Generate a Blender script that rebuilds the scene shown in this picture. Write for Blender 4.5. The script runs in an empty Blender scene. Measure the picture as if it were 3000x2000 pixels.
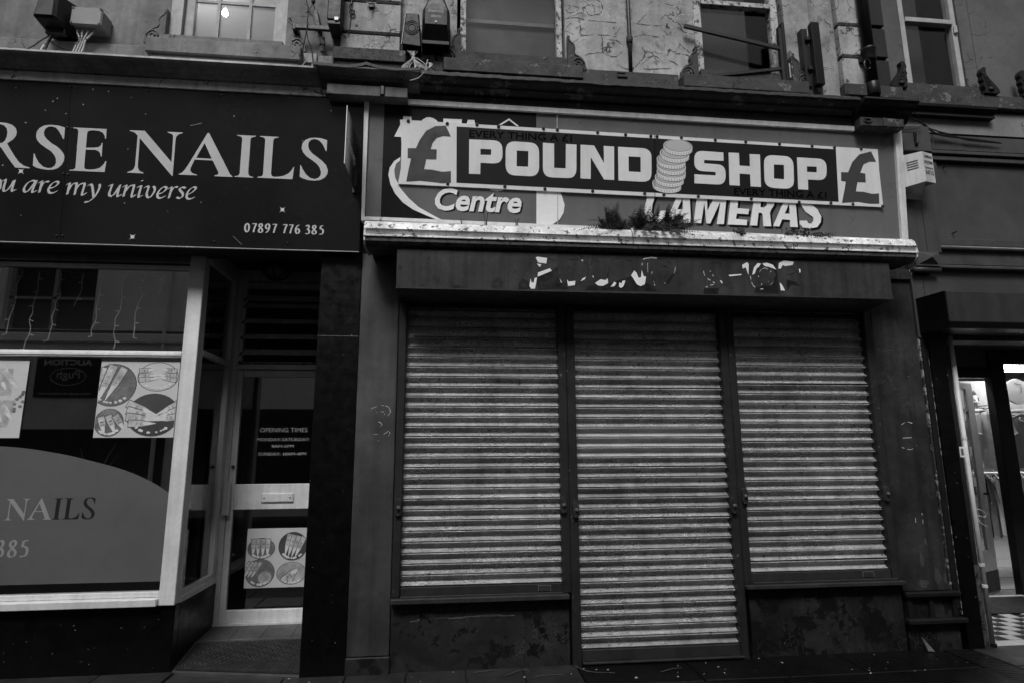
import bpy, bmesh, math, random
from mathutils import Vector, Matrix
from mathutils.geometry import tessellate_polygon
random.seed(7)
S = bpy.context.scene
COL = S.collection

# ------------------------------------------------------------------ camera
cam_d = bpy.data.cameras.new('camera'); cam = bpy.data.objects.new('camera', cam_d); COL.objects.link(cam)
cam_d.sensor_width = 36.0; cam_d.lens = 21.0; cam_d.clip_start = 0.05; cam_d.clip_end = 2000
pitch, yaw, roll = math.radians(10.356), math.radians(6.103), math.radians(-0.318)
fw = Vector((math.sin(yaw)*math.cos(pitch), math.cos(yaw)*math.cos(pitch), math.sin(pitch)))
rt0 = Vector((math.cos(yaw), -math.sin(yaw), 0)); up0 = rt0.cross(fw)
rt = rt0*math.cos(roll)+up0*math.sin(roll); up = -rt0*math.sin(roll)+up0*math.cos(roll)
cam.matrix_world = Matrix(((rt.x, up.x, -fw.x, 0), (rt.y, up.y, -fw.y, -4.6), (rt.z, up.z, -fw.z, 1.53), (0, 0, 0, 1)))
S.camera = cam

# ------------------------------------------------------------------ sky, sun, exposure (grey overcast day)
SUN_EL, SUN_AZ = math.radians(51), math.radians(197)
W = bpy.data.worlds.new('World'); S.world = W; W.use_nodes = True
wn = W.node_tree.nodes; wl = W.node_tree.links
bg = wn['Background']; sky = wn.new('ShaderNodeTexSky'); sky.sky_type = 'NISHITA'; sky.sun_disc = False
sky.sun_elevation = SUN_EL; sky.sun_rotation = SUN_AZ; sky.air_density = 1.0; sky.dust_density = 4.0
bw = wn.new('ShaderNodeRGBToBW'); wl.new(sky.outputs[0], bw.inputs[0]); wl.new(bw.outputs[0], bg.inputs[0]); bg.inputs[1].default_value = 0.095
sl = bpy.data.lights.new('sun', 'SUN'); sl.energy = 1.5; sl.angle = math.radians(20); sl.color = (1, 1, 1)
so = bpy.data.objects.new('sun', sl); COL.objects.link(so); so.location = (0, -6, 20)
sd = Vector((math.sin(SUN_AZ)*math.cos(SUN_EL), math.cos(SUN_AZ)*math.cos(SUN_EL), math.sin(SUN_EL)))
so.rotation_euler = sd.to_track_quat('Z', 'Y').to_euler()
S.view_settings.view_transform = 'Standard'; S.view_settings.look = 'None'; S.view_settings.gamma = 1
S.view_settings.use_curve_mapping = False; S.view_settings.exposure = 0.45
S.render.engine = 'CYCLES'; S.cycles.use_denoising = True; S.cycles.max_bounces = 8; S.cycles.transparent_max_bounces = 12
S.cycles.caustics_reflective = False; S.cycles.caustics_refractive = False

# ------------------------------------------------------------------ materials
MATS = {}
def M(name, col, rough=.6, metal=0., var=.25, vs=5., bump=0., bs=60., chips=None, streak=0., cracks=None, spec=.5, specks=None, flakes=None, rv=.11, objrand=0., grime=0.):
    """painted / weathered grey surface: tone noise, rain streaks, chips (scale, threshold, colour), cracks (scale, width, mask), specks"""
    m = bpy.data.materials.new(name); m.use_nodes = True; nt = m.node_tree; n = nt.nodes; L = nt.links
    if col < .4: col = col*(.6+col)
    b = n['Principled BSDF']; b.inputs['Roughness'].default_value = rough; b.inputs['Metallic'].default_value = metal
    b.inputs['Specular IOR Level'].default_value = spec
    geo = n.new('ShaderNodeNewGeometry'); pos = geo.outputs['Position']
    def noise(scale, detail=5, vec=None, rough_=.6):
        t = n.new('ShaderNodeTexNoise'); t.inputs['Scale'].default_value = scale; t.inputs['Detail'].default_value = detail
        t.inputs['Roughness'].default_value = rough_; L.new(vec or pos, t.inputs['Vector']); return t.outputs['Fac']
    def mr(x, a, b_, c, d):
        t = n.new('ShaderNodeMapRange'); t.inputs[1].default_value = a; t.inputs[2].default_value = b_; t.inputs[3].default_value = c; t.inputs[4].default_value = d
        L.new(x, t.inputs[0]); return t.outputs[0]
    def math_(op, a, b_):
        t = n.new('ShaderNodeMath'); t.operation = op
        for i, x in enumerate((a, b_)):
            if isinstance(x, (int, float)): t.inputs[i].default_value = x
            else: L.new(x, t.inputs[i])
        return t.outputs[0]
    def mix(f, a, b_):
        t = n.new('ShaderNodeMix'); t.data_type = 'FLOAT'; L.new(f, t.inputs[0])
        for i, x in ((2, a), (3, b_)):
            if isinstance(x, (int, float)): t.inputs[i].default_value = x
            else: L.new(x, t.inputs[i])
        return t.outputs[0]
    v = math_('MULTIPLY', mr(noise(vs), .3, .7, 1-var, 1+var), col)
    v = math_('MULTIPLY', v, mr(noise(vs*9, 4), .3, .7, 1-var*.5, 1+var*.5))
    if objrand:
        oi = n.new('ShaderNodeObjectInfo'); v = math_('MULTIPLY', v, mr(oi.outputs['Random'], 0, 1, 1-objrand, 1+objrand))
    if grime: v = math_('MULTIPLY', v, mr(noise(1.1, 6), .38, .62, 1-grime, 1+grime*.4))
    if streak:
        mp = n.new('ShaderNodeMapping'); mp.inputs['Scale'].default_value = (14, 14, .7); L.new(pos, mp.inputs[0])
        v = math_('MULTIPLY', v, mr(noise(1., 4, mp.outputs[0]), .45, .75, 1, 1-streak))
    hgt = None
    if bump: hgt = math_('MULTIPLY', noise(bs, 6), bump)
    if chips:
        sc, th, cc = chips
        c = mr(noise(sc, 9, None, .68), th, th+.012, 0, 1)
        v = mix(c, v, math_('MULTIPLY', mr(noise(sc*3, 4), .3, .7, .5, 1.5), cc))
        h2 = math_('MULTIPLY', c, -.35); hgt = h2 if hgt is None else math_('ADD', hgt, h2)
    if cracks:
        sc, wd, mk = cracks
        nv = n.new('ShaderNodeTexNoise'); nv.inputs['Scale'].default_value = sc*1.4; nv.inputs['Detail'].default_value = 5; L.new(pos, nv.inputs['Vector'])
        mx = n.new('ShaderNodeVectorMath'); mx.operation = 'MULTIPLY_ADD'; mx.inputs[1].default_value = (.5, .5, .5)
        L.new(nv.outputs['Color'], mx.inputs[0]); L.new(pos, mx.inputs[2])
        vo = n.new('ShaderNodeTexVoronoi'); vo.feature = 'DISTANCE_TO_EDGE'; vo.inputs['Scale'].default_value = sc; L.new(mx.outputs[0], vo.inputs['Vector'])
        line = mr(vo.outputs['Distance'], wd*.4, wd, 1, 0)
        msk = mr(noise(sc*.9, 3), mk, mk+.06, 0, 1)
        k = math_('MULTIPLY', line, msk)
        v = mix(k, v, col*.12)
        h3 = math_('MULTIPLY', k, -.5); hgt = h3 if hgt is None else math_('ADD', hgt, h3)
    if specks:
        sc, th, cc = specks
        c = mr(noise(sc, 2), th, th+.01, 0, 1); v = mix(c, v, cc)
    if flakes:                       # lifted paint: bright curled edges with a dark crack beside them
        sx, sz, th, wd = flakes
        mp = n.new('ShaderNodeMapping'); mp.inputs['Scale'].default_value = (sx, sz, sz); L.new(pos, mp.inputs[0])
        f = noise(1., 6, mp.outputs[0], .62); msk = mr(noise(sx*.16, 4), th, th+.12, 0, 1)
        e1 = math_('MULTIPLY', mr(math_('ABSOLUTE', math_('SUBTRACT', f, .53), 0), wd*.5, wd, 1, 0), msk)
        e2 = math_('MULTIPLY', mr(math_('ABSOLUTE', math_('SUBTRACT', f, .53-wd*1.6), 0), wd*.5, wd, 1, 0), msk)
        v = mix(e2, v, col*.15); v = mix(e1, v, min(.8, col*2.2))
        h4 = math_('MULTIPLY', math_('MULTIPLY', mr(f, .53-wd*2, .53, 0, 1), msk), 1.2); hgt = h4 if hgt is None else math_('ADD', hgt, h4)
    cb = n.new('ShaderNodeCombineColor')
    for i in range(3): L.new(v, cb.inputs[i])
    L.new(cb.outputs[0], b.inputs['Base Color'])
    L.new(mr(noise(vs*3), .3, .7, max(.05, rough-rv), min(1, rough+rv)), b.inputs['Roughness'])
    if hgt is not None:
        bn = n.new('ShaderNodeBump'); bn.inputs['Distance'].default_value = .0012; bn.inputs['Strength'].default_value = 1.
        L.new(hgt, bn.inputs['Height']); L.new(bn.outputs[0], b.inputs['Normal'])
    MATS[name] = m; return m

def glass_mat(name, tint=.9, ior=1.75, rough=.0, haze=0., glow=0.):
    """window glass: clear with a Fresnel reflection on either face; haze = dirt film, glow = light-scattering obscured glass"""
    m = bpy.data.materials.new(name); m.use_nodes = True; nt = m.node_tree; n = nt.nodes; L = nt.links
    n.remove(n['Principled BSDF']); out = n['Material Output']
    geo = n.new('ShaderNodeNewGeometry'); mr = n.new('ShaderNodeMapRange'); mr.inputs[3].default_value = ior; mr.inputs[4].default_value = 1/ior
    L.new(geo.outputs['Backfacing'], mr.inputs[0]); fr = n.new('ShaderNodeFresnel'); L.new(mr.outputs[0], fr.inputs[0])
    a = n.new('ShaderNodeBsdfTransparent'); a.inputs[0].default_value = (tint, tint, tint, 1); a = a.outputs[0]
    gl = n.new('ShaderNodeBsdfGlossy'); gl.inputs['Roughness'].default_value = rough
    for f, kind, c in ((haze, 'ShaderNodeBsdfDiffuse', .35), (glow, 'ShaderNodeBsdfTranslucent', .7)):
        if f:
            df = n.new(kind); df.inputs[0].default_value = (c, c, c, 1)
            m2 = n.new('ShaderNodeMixShader'); m2.inputs[0].default_value = f; L.new(a, m2.inputs[1]); L.new(df.outputs[0], m2.inputs[2]); a = m2.outputs[0]
    mx = n.new('ShaderNodeMixShader'); L.new(fr.outputs[0], mx.inputs[0]); L.new(a, mx.inputs[1]); L.new(gl.outputs[0], mx.inputs[2]); L.new(mx.outputs[0], out.inputs[0])
    MATS[name] = m; return m

def emit_mat(name, strength):
    m = bpy.data.materials.new(name); m.use_nodes = True; b = m.node_tree.nodes['Principled BSDF']
    b.inputs['Emission Color'].default_value = (1, 1, 1, 1); b.inputs['Emission Strength'].default_value = strength
    MATS[name] = m; return m

M('plaster_left', .24, .85, var=.25, vs=3, bump=.35, bs=25, streak=.35, cracks=(3.2, .016, .52), chips=(5, .63, .14), grime=.3)
M('plaster_mid', .36, .85, var=.3, vs=3, bump=.5, bs=22, streak=.25, cracks=(3.2, .03, .48), chips=(4, .585, .20), specks=(9, .72, .05), flakes=(6, 8, .5, .007), grime=.3)
M('crack_highlight', .5, .85, var=.3, vs=20)
M('plaster_right', .12, .85, var=.15, vs=2.5, bump=.8, bs=12, cracks=(3., .014, .54), grime=.3)
M('plaster_band', .22, .85, var=.2, vs=3, bump=.4, bs=18, cracks=(3., .012, .6))
M('stone_dark', .06, .8, var=.3, vs=6, bump=.5, bs=40, chips=(8, .60, .12), cracks=(4, .018, .48), flakes=(10, 13, .46, .012), grime=.3)
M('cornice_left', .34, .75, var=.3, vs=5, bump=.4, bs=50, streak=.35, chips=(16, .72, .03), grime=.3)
M('frieze_left_lit', .5, .75, var=.25, vs=5, bump=.4, bs=50, streak=.35, chips=(9, .63, .1), cracks=(3., .014, .52))  # band lies in shade; the light on it is put into a paler tone
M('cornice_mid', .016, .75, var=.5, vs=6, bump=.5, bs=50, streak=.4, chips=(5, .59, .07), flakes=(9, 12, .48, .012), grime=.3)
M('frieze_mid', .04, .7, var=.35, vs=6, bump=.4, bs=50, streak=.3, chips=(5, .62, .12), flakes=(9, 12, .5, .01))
M('console_stone', .15, .8, var=.3, vs=6, bump=.5, bs=40, streak=.4, cracks=(4, .018, .46), chips=(7, .61, .05))
M('moulding_black', .016, .6, var=.4, vs=8, bump=.4, bs=60, chips=(20, .7, .1), spec=.25)
M('lead', .02, .7, var=.6, vs=30, bump=1.2, bs=70, specks=(90, .66, .16))  # pale specks paint ragged highlights along the lead edge
M('cream_frame', .36, .6, var=.2, vs=8, bump=.3, bs=60, streak=.2)
M('flaking_frame', .42, .8, var=.3, vs=10, bump=.8, bs=50, chips=(22, .54, .06))
M('dark_paint', .06, .5, var=.25, vs=5, bump=.25, bs=70, streak=.3, chips=(14, .70, .12), spec=.25)
M('pilaster_paint', .095, .45, var=.25, vs=2.2, bump=.3, bs=50, streak=.35, chips=(6, .66, .05), specks=(60, .76, .35), flakes=(6, 5, .6, .006), grime=.3)
M('pilaster_paint_worn', .055, .45, var=.4, vs=2.2, bump=.5, bs=40, streak=.6, chips=(4, .60, .03), specks=(45, .745, .3), flakes=(7, 6, .52, .008), spec=.25, grime=.3)
M('stall_paint', .05, .5, var=.35, vs=3, bump=.5, bs=40, chips=(5, .54, .010), specks=(60, .75, .14), flakes=(9, 9, .45, .012), spec=.25, grime=.3)
M('stall_paint_rot', .034, .6, var=.6, vs=3, bump=.8, bs=30, chips=(5, .50, .006), specks=(40, .73, .10), flakes=(10, 10, .45, .014), spec=.25, grime=.3)
M('black_tile', .004, .35, var=.3, vs=5, bump=.1, bs=60, specks=(48, .735, .3), spec=.25)
M('mullion_paint', .042, .42, var=.25, vs=8, bump=.5, bs=70, chips=(18, .66, .16), flakes=(26, 14, .55, .014), spec=.25)
M('shutter_paint', .41, .32, var=.3, vs=7, bump=1.2, bs=110, chips=(30, .61, .07), spec=.5, flakes=(22, 70, .42, .028), streak=.25, objrand=.16, grime=.18)
M('shutter_rail', .05, .45, var=.3, vs=8, bump=.4, bs=80, chips=(20, .68, .2), spec=.25)
M('hood_paint', .068, .42, var=.28, vs=3, bump=.4, bs=60, streak=.5, chips=(7, .64, .018), spec=.25, grime=.3)
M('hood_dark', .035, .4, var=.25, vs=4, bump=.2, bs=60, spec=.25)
M('peel_white', .8, .6, var=.08, vs=10)
M('peel_dark', .010, .4, var=.2, vs=8)
M('scratch_white', .7, .6, var=.2, vs=30)
M('alu', .78, .45, var=.12, vs=4, bump=.1, bs=80, streak=.2, specks=(70, .80, .1))
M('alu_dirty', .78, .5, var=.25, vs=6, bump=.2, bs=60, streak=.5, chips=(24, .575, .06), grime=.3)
M('awning_shade_dirt', .10, .6, var=.5, vs=20, bump=.6, bs=60, chips=(28, .56, .015))  # underside shade put into dark, dirty aluminium; ribs, joint and tube share it
M('alu_frame', .72, .45, var=.15, vs=5, bump=.15, bs=70, streak=.25)
M('sign_black', .021, .14, var=.2, vs=1.2, spec=.5, rv=.04)
M('letter_silver', .56, .4, var=.06, vs=3)
M('letter_edge', .9, .5, var=.05, vs=3)
M('star_white', .7, .5, var=.05, vs=3)
M('screw_black', .008, .5, var=.2, vs=20)
M('old_grey', .17, .35, var=.08, vs=2, streak=.12)
M('old_black', .008, .5, var=.2, vs=3, spec=.15)
M('old_white', .82, .4, var=.05, vs=3, streak=.05)
M('ban_white', .74, .4, var=.06, vs=3, streak=.1)
M('ban_dark', .024, .35, var=.05, vs=3, spec=.3, rv=.02)
M('ban_pound', .085, .35, var=.1, vs=3)
M('ban_text', .002, .5, var=.1, vs=3, spec=.05)
M('coin_line', .03, .4, var=.1, vs=3)
M('coin_face', .5, .4, var=.05, vs=3)
M('stain', .12, .7, var=.4, vs=30)
M('black_plastic', .006, .4, var=.3, vs=8, bump=.1, bs=60, spec=.25)
M('black_metal', .008, .5, var=.4, vs=12, bump=.3, bs=60, specks=(90, .78, .2))
M('grey_plastic', .24, .5, var=.12, vs=6, bump=.1, bs=50, streak=.2)
M('white_plastic', .75, .5, var=.1, vs=6, bump=.1, bs=40, streak=.25)
M('alarm_white', .5, .5, var=.12, vs=8, bump=.1, bs=40, streak=.3, cracks=(8, .01, .6))
M('cable_pale', .4, .6, var=.2, vs=20)
M('cable_black', .01, .6, var=.2, vs=20)
M('print_dark', .02, .6, var=.2, vs=20)
M('wood_right', .08, .5, var=.2, vs=4, bump=.3, bs=50, streak=.3, chips=(12, .72, .25))
M('panel_right', .085, .4, var=.1, vs=2, streak=.1, grime=.3)
M('dark_right', .03, .4, var=.25, vs=5, bump=.25, bs=60, chips=(14, .71, .1), spec=.25)
M('hood_right', .06, .35, var=.2, vs=2, streak=.3, specks=(50, .79, .3), spec=.25)
M('rubble', .10, .9, var=.8, vs=25, bump=1.5, bs=40, chips=(18, .55, .012))
M('strip_flaking', .34, .8, var=.4, vs=20, bump=1., bs=60, chips=(16, .46, .03))
M('paving', .008, .4, var=.5, vs=3, bump=.6, bs=60, specks=(40, .80, .25), chips=(5, .56, .005), spec=.25)
M('paving_edge', .04, .5, var=.45, vs=4, bump=.6, bs=60, specks=(50, .80, .3), chips=(5, .60, .03))
M('asphalt', .045, .8, var=.3, vs=2, bump=.8, bs=120)
M('concrete_step', .10, .6, var=.35, vs=5, bump=.4, bs=50, specks=(60, .79, .3))
M('mat_dark', .018, .8, var=.4, vs=6, bump=.5, bs=200)
M('mat_rib', .085, .7, var=.5, vs=6, bump=.3, bs=200)
M('vinyl_frost', .15, .55, var=.06, vs=2)
M('vinyl_light', .33, .5, var=.06, vs=2)
M('vinyl_dark', .02, .5, var=.1, vs=2)
M('print_white', .6, .45, var=.05, vs=4)
M('print_grey', .42, .45, var=.35, vs=9)
M('print_mid', .22, .45, var=.4, vs=10)
M('print_skin', .5, .45, var=.4, vs=14)
M('print_nail', .72, .3, var=.1, vs=14)
M('print_ring', .10, .45, var=.2, vs=8)
M('interior_dark', .025, .8, var=.3, vs=2)
M('interior_mid', .22, .8, var=.2, vs=2)
M('interior_floor', .09, .45, var=.35, vs=5)
M('room_dark_grey', .045, .7, var=.12, vs=2)  # darkness of the rooms, put into sheets behind the upper panes
M('reflection_shelf_grey', .16, .7, var=.2, vs=6)  # display shelf, and painted reflections of sash rails
M('leaf', .018, .6, var=.5, vs=30)
M('leaf_pale', .05, .6, var=.5, vs=30)
M('twig', .12, .8, var=.4, vs=30)
M('litter', .4, .8, var=.4, vs=40)
M('tile_white', .5, .4, var=.12, vs=8)
M('tile_black', .02, .4, var=.3, vs=8)
M('cloth_grey', .28, .9, var=.2, vs=12, bump=.3, bs=200)
M('cloth_white', .6, .9, var=.12, vs=12)
M('cloth_black', .03, .9, var=.3, vs=12)
M('wood_leaf', .4, .5, var=.15, vs=5, bump=.2, bs=60)
M('wood_pale', .13, .55, var=.25, vs=10, bump=.2, bs=60)
M('opp_wall', .8, .85, var=.15, vs=1.5, bump=.2, bs=20)
M('opp_dark', .03, .7, var=.3, vs=3)
M('roof_slate', .06, .8, var=.4, vs=3)
glass_mat('glass', .92, 2.35); glass_mat('glass_dirty', .9, 2.7, haze=.015); glass_mat('glass_obscure', .9, 1.5, .05, .06, .55); glass_mat('glass_upper', .9, 1.28)
M('louvre_glass', .7, .25, var=.15, vs=4, spec=.6)
emit_mat('bulb_glow', 220.); emit_mat('panel_glow', 30.)

# perforated lath: rows of punched holes
def perforated():
    m = M('shutter_perforated', .62, .4, var=.2, vs=8, bump=.4, bs=90); nt = m.node_tree; n = nt.nodes; L = nt.links
    b = n['Principled BSDF']; src = b.inputs['Base Color'].links[0].from_socket
    geo = n.new('ShaderNodeNewGeometry'); sx = n.new('ShaderNodeSeparateXYZ'); L.new(geo.outputs['Position'], sx.inputs[0])
    def mth(op, a, b_):
        t = n.new('ShaderNodeMath'); t.operation = op
        for i, x in enumerate((a, b_)):
            if isinstance(x, (int, float)): t.inputs[i].default_value = x
            else: L.new(x, t.inputs[i])
        return t.outputs[0]
    f = mth('MULTIPLY', mth('SINE', mth('MULTIPLY', sx.outputs[0], 560.), 0), mth('SINE', mth('MULTIPLY', sx.outputs[2], 560.), 0))
    k = mth('GREATER_THAN', f, .25)
    mx = n.new('ShaderNodeMix'); mx.data_type = 'RGBA'; L.new(k, mx.inputs[0]); L.new(src, mx.inputs[6]); mx.inputs[7].default_value = (.01, .01, .01, 1)
    L.new(mx.outputs[2], b.inputs['Base Color'])
perforated()

# ------------------------------------------------------------------ mesh helpers
class MB:
    def __init__(s): s.V = []; s.F = []
    def add(s, vs, fs):
        o = len(s.V); s.V += [tuple(v) for v in vs]; s.F += [tuple(i+o for i in f) for f in fs]; return s
    def box(s, x0, x1, y0, y1, z0, z1):
        v = [(x, y, z) for x in (x0, x1) for y in (y0, y1) for z in (z0, z1)]
        return s.add(v, [(0, 1, 3, 2), (4, 6, 7, 5), (0, 4, 5, 1), (2, 3, 7, 6), (0, 2, 6, 4), (1, 5, 7, 3)])
    def hexa(s, bot, top):          # two quads of four points
        return s.add(list(bot)+list(top), [(3, 2, 1, 0), (4, 5, 6, 7)]+[(i, (i+1) % 4, (i+1) % 4+4, i+4) for i in range(4)])
    def sweep(s, prof, x0, x1, caps=True):   # closed (y,z) profile swept along x
        n = len(prof); v = [(x0, y, z) for y, z in prof]+[(x1, y, z) for y, z in prof]
        f = [(i, (i+1) % n, (i+1) % n+n, i+n) for i in range(n)]
        if caps:
            tr = tessellate_polygon([[Vector((y, z, 0)) for y, z in prof]])
            f += [tuple(t) for t in tr]+[tuple(i+n for i in reversed(t)) for t in tr]
        return s.add(v, f)
    def plate(s, outer, holes, fn, t):       # polygon (x,z) with holes placed by fn(x,z,offset), thickness t towards the street
        loops = [list(outer)]+[list(h) for h in holes]
        pts = [p for l in loops for p in l]; n = len(pts)
        tr = tessellate_polygon([[Vector((p[0], p[1], 0)) for p in l] for l in loops])
        v = [fn(x, z, t) for x, z in pts]+[fn(x, z, 0) for x, z in pts]
        f = [tuple(q) for q in tr]; o = 0
        for l in loops:
            m = len(l); f += [(o+i, o+(i+1) % m, o+(i+1) % m+n, o+i+n) for i in range(m)]; o += m
        return s.add(v, f)
    def tube(s, path, r, n=6, r1=None, cap=True):
        P = [Vector(p) for p in path]; N = len(P); ring = []
        for i, p in enumerate(P):
            t = (P[min(i+1, N-1)]-P[max(i-1, 0)])
            if t.length < 1e-9: t = Vector((0, 0, 1))
            t.normalize(); a = t.cross(Vector((0, 0, 1)) if abs(t.z) < .9 else Vector((1, 0, 0))).normalized(); b = t.cross(a)
            rr = r if r1 is None else r+(r1-r)*i/max(1, N-1)
            ring.append([p+a*rr*math.cos(2*math.pi*k/n)+b*rr*math.sin(2*math.pi*k/n) for k in range(n)])
        v = [q for rg in ring for q in rg]
        f = [(i*n+k, i*n+(k+1) % n, (i+1)*n+(k+1) % n, (i+1)*n+k) for i in range(N-1) for k in range(n)]
        if cap: f += [tuple(range(n-1, -1, -1)), tuple((N-1)*n+k for k in range(n))]
        return s.add(v, f)
    def lathe(s, prof, c, axis='z', n=16):   # prof (r, h) about an axis through c
        v = []
        for r, h in prof:
            for k in range(n):
                a = 2*math.pi*k/n; p = (r*math.cos(a), r*math.sin(a), h)
                if axis == 'y': p = (p[0], p[2], p[1])
                if axis == 'x': p = (p[2], p[0], p[1])
                v.append((c[0]+p[0], c[1]+p[1], c[2]+p[2]))
        m = len(prof); f = [(i*n+k, i*n+(k+1) % n, (i+1)*n+(k+1) % n, (i+1)*n+k) for i in range(m-1) for k in range(n)]
        f += [tuple(range(n)), tuple((m-1)*n+k for k in range(n))]
        return s.add(v, f)
    def ribbon(s, pts, fn, nib, thin, off):  # broad-nib pen stroke on a surface
        P = smooth(pts); N = len(P); v = []
        for i, p in enumerate(P):
            a = P[max(i-1, 0)]; b = P[min(i+1, N-1)]; d = Vector((b[0]-a[0], b[1]-a[1])); d = d.normalized() if d.length > 1e-9 else Vector((1, 0))
            nx, nz = -d.y, d.x; k = 1 if nib[0]*nx+nib[1]*nz >= 0 else -1
            ox = nib[0]*k+nx*thin; oz = nib[1]*k+nz*thin
            v += [fn(p[0]+ox, p[1]+oz, off+i*2e-6), fn(p[0]-ox, p[1]-oz, off+i*2e-6)]
        return s.add(v, [(2*i, 2*i+1, 2*i+3, 2*i+2) for i in range(N-1)])

def smooth(pts, k=4):
    if len(pts) < 3: return list(pts)
    out = []; n = len(pts); D = len(pts[0])
    for i in range(n-1):
        p0 = pts[max(i-1, 0)]; p1 = pts[i]; p2 = pts[i+1]; p3 = pts[min(i+2, n-1)]
        for j in range(k):
            t = j/k
            out.append(tuple(.5*((2*p1[c])+(-p0[c]+p2[c])*t+(2*p0[c]-5*p1[c]+4*p2[c]-p3[c])*t*t+(-p0[c]+3*p1[c]-3*p2[c]+p3[c])*t**3) for c in range(D)))
    out.append(tuple(pts[-1])); return out

ORG = {}
def thing(name, label, cat, loc=(0, 0, 0), group=None, kind=None):
    o = bpy.data.objects.new(name, None); COL.objects.link(o); o.location = loc; o.empty_display_size = .1
    tag(o, label, cat, group, kind); ORG[o.name] = Vector(loc); return o
def tag(o, label=None, cat=None, group=None, kind=None):
    for k, v in (('label', label), ('category', cat), ('group', group), ('kind', kind)):
        if v: o[k] = v
    return o
def origin(o):
    v = Vector((0, 0, 0))
    while o is not None: v = v+o.location; o = o.parent
    return v
def put(name, mb, mat, parent=None, bev=0., shade=False, org=None):
    """one mesh object; vertices are given in world metres; its origin goes to org (default: parent's origin or own base)"""
    if parent is not None: o0 = origin(parent)
    elif org is not None: o0 = Vector(org)
    else:
        xs = [v[0] for v in mb.V]; ys = [v[1] for v in mb.V]; o0 = Vector(((min(xs)+max(xs))/2, (min(ys)+max(ys))/2, min(v[2] for v in mb.V)))
    me = bpy.data.meshes.new(name); me.from_pydata([tuple(Vector(v)-o0) for v in mb.V], [], mb.F); me.materials.append(MATS[mat])
    bm = bmesh.new(); bm.from_mesh(me); bmesh.ops.recalc_face_normals(bm, faces=bm.faces)
    if bev:
        es = [e for e in bm.edges if len(e.link_faces) == 2 and e.calc_face_angle(0) > .5]
        bmesh.ops.bevel(bm, geom=es, offset=bev, segments=1, affect='EDGES', clamp_overlap=True)
    bm.to_mesh(me); bm.free()
    if shade:
        for p in me.polygons: p.use_smooth = True
    o = bpy.data.objects.new(name, me); COL.objects.link(o)
    if parent is not None: o.parent = parent
    else: o.location = o0
    return o
def B(x0, x1, y0, y1, z0, z1): return MB().box(x0, x1, y0, y1, z0, z1)

def flat(Y): return lambda x, z, t=0.: (x, Y-t, z)
def canted(off): return lambda x, z, t=0.: (x, -.08-off-t-.0917*(z-3.05), z)   # the leaning fascia plane

def text(body, x0, x1, z0, z1, fn, off=.0, bold=0., shear=0., sp=1.):
    """lettering laid into the box x0..x1, z0..z1 of a surface"""
    c = bpy.data.curves.new('t', 'FONT'); c.body = body; c.size = 1; c.offset = bold; c.shear = shear; c.space_character = sp; c.resolution_u = 3
    o = bpy.data.objects.new('t', c); COL.objects.link(o); dg = bpy.context.evaluated_depsgraph_get()
    me = bpy.data.meshes.new_from_object(o.evaluated_get(dg)); vs = [v.co.copy() for v in me.vertices]; fs = [tuple(p.vertices) for p in me.polygons]
    bpy.data.objects.remove(o); bpy.data.curves.remove(c); bpy.data.meshes.remove(me)
    a, b = min(v.x for v in vs), max(v.x for v in vs); d, e = min(v.y for v in vs), max(v.y for v in vs)
    return MB().add([fn(x0+(v.x-a)/(b-a)*(x1-x0), z0+(v.y-d)/(e-d)*(z1-z0), off) for v in vs], fs)

def scratch(m, pts, fn, w, drop):
    """scratched or flaking line: short uneven pieces with gaps"""
    P = smooth(pts, 6); i = 0
    while i < len(P)-1:
        k = min(len(P)-1, i+random.choice((1, 2, 3)))
        if random.random() > drop: m.ribbon([(x+random.uniform(-1, 1)*w*.4, z+random.uniform(-1, 1)*w*.4) for x, z in P[i:k+1]], fn, (w*random.uniform(.1, .5), w*random.uniform(.1, .5)), w*random.uniform(.2, .6), .0012)
        i = k

# measured outlines of the lettering and prints (metres on the sign planes)
BANDARK=[(0.036,4.075),(3.263,4.044),(3.267,3.587),(0.04,3.616)]
BANNER=[(-0.411,4.109),(1.669,4.088),(3.65,4.063),(3.653,3.881),(3.674,3.557),(1.66,3.57),(-0.416,3.589),(-0.396,3.711),(-0.395,3.912)]
BANSCREW=[(-0.346,4.099),(-0.039,4.095),(0.198,4.1),(0.372,4.092),(0.737,4.094),(0.851,4.09),(1.186,4.085),(1.42,4.078),(1.634,4.077),(-0.028,3.605),(0.425,3.601),(0.749,3.594),(1.14,3.593),(1.574,3.591),(1.687,4.077),(1.896,4.079),(2.189,4.073),(2.456,4.07),(2.756,4.067),(3.048,4.063),(3.251,4.061),(3.496,4.061),(1.736,3.587),(2.03,3.584),(2.489,3.583),(2.911,3.569),(3.197,3.573),(3.396,3.571),(3.668,3.564)]
BANSEAM=[(1.667,4.088),(1.66,3.57)]
BIGSTARS=[(-3.161,3.576),(-1.287,3.356),(-2.358,3.11)]
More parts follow.
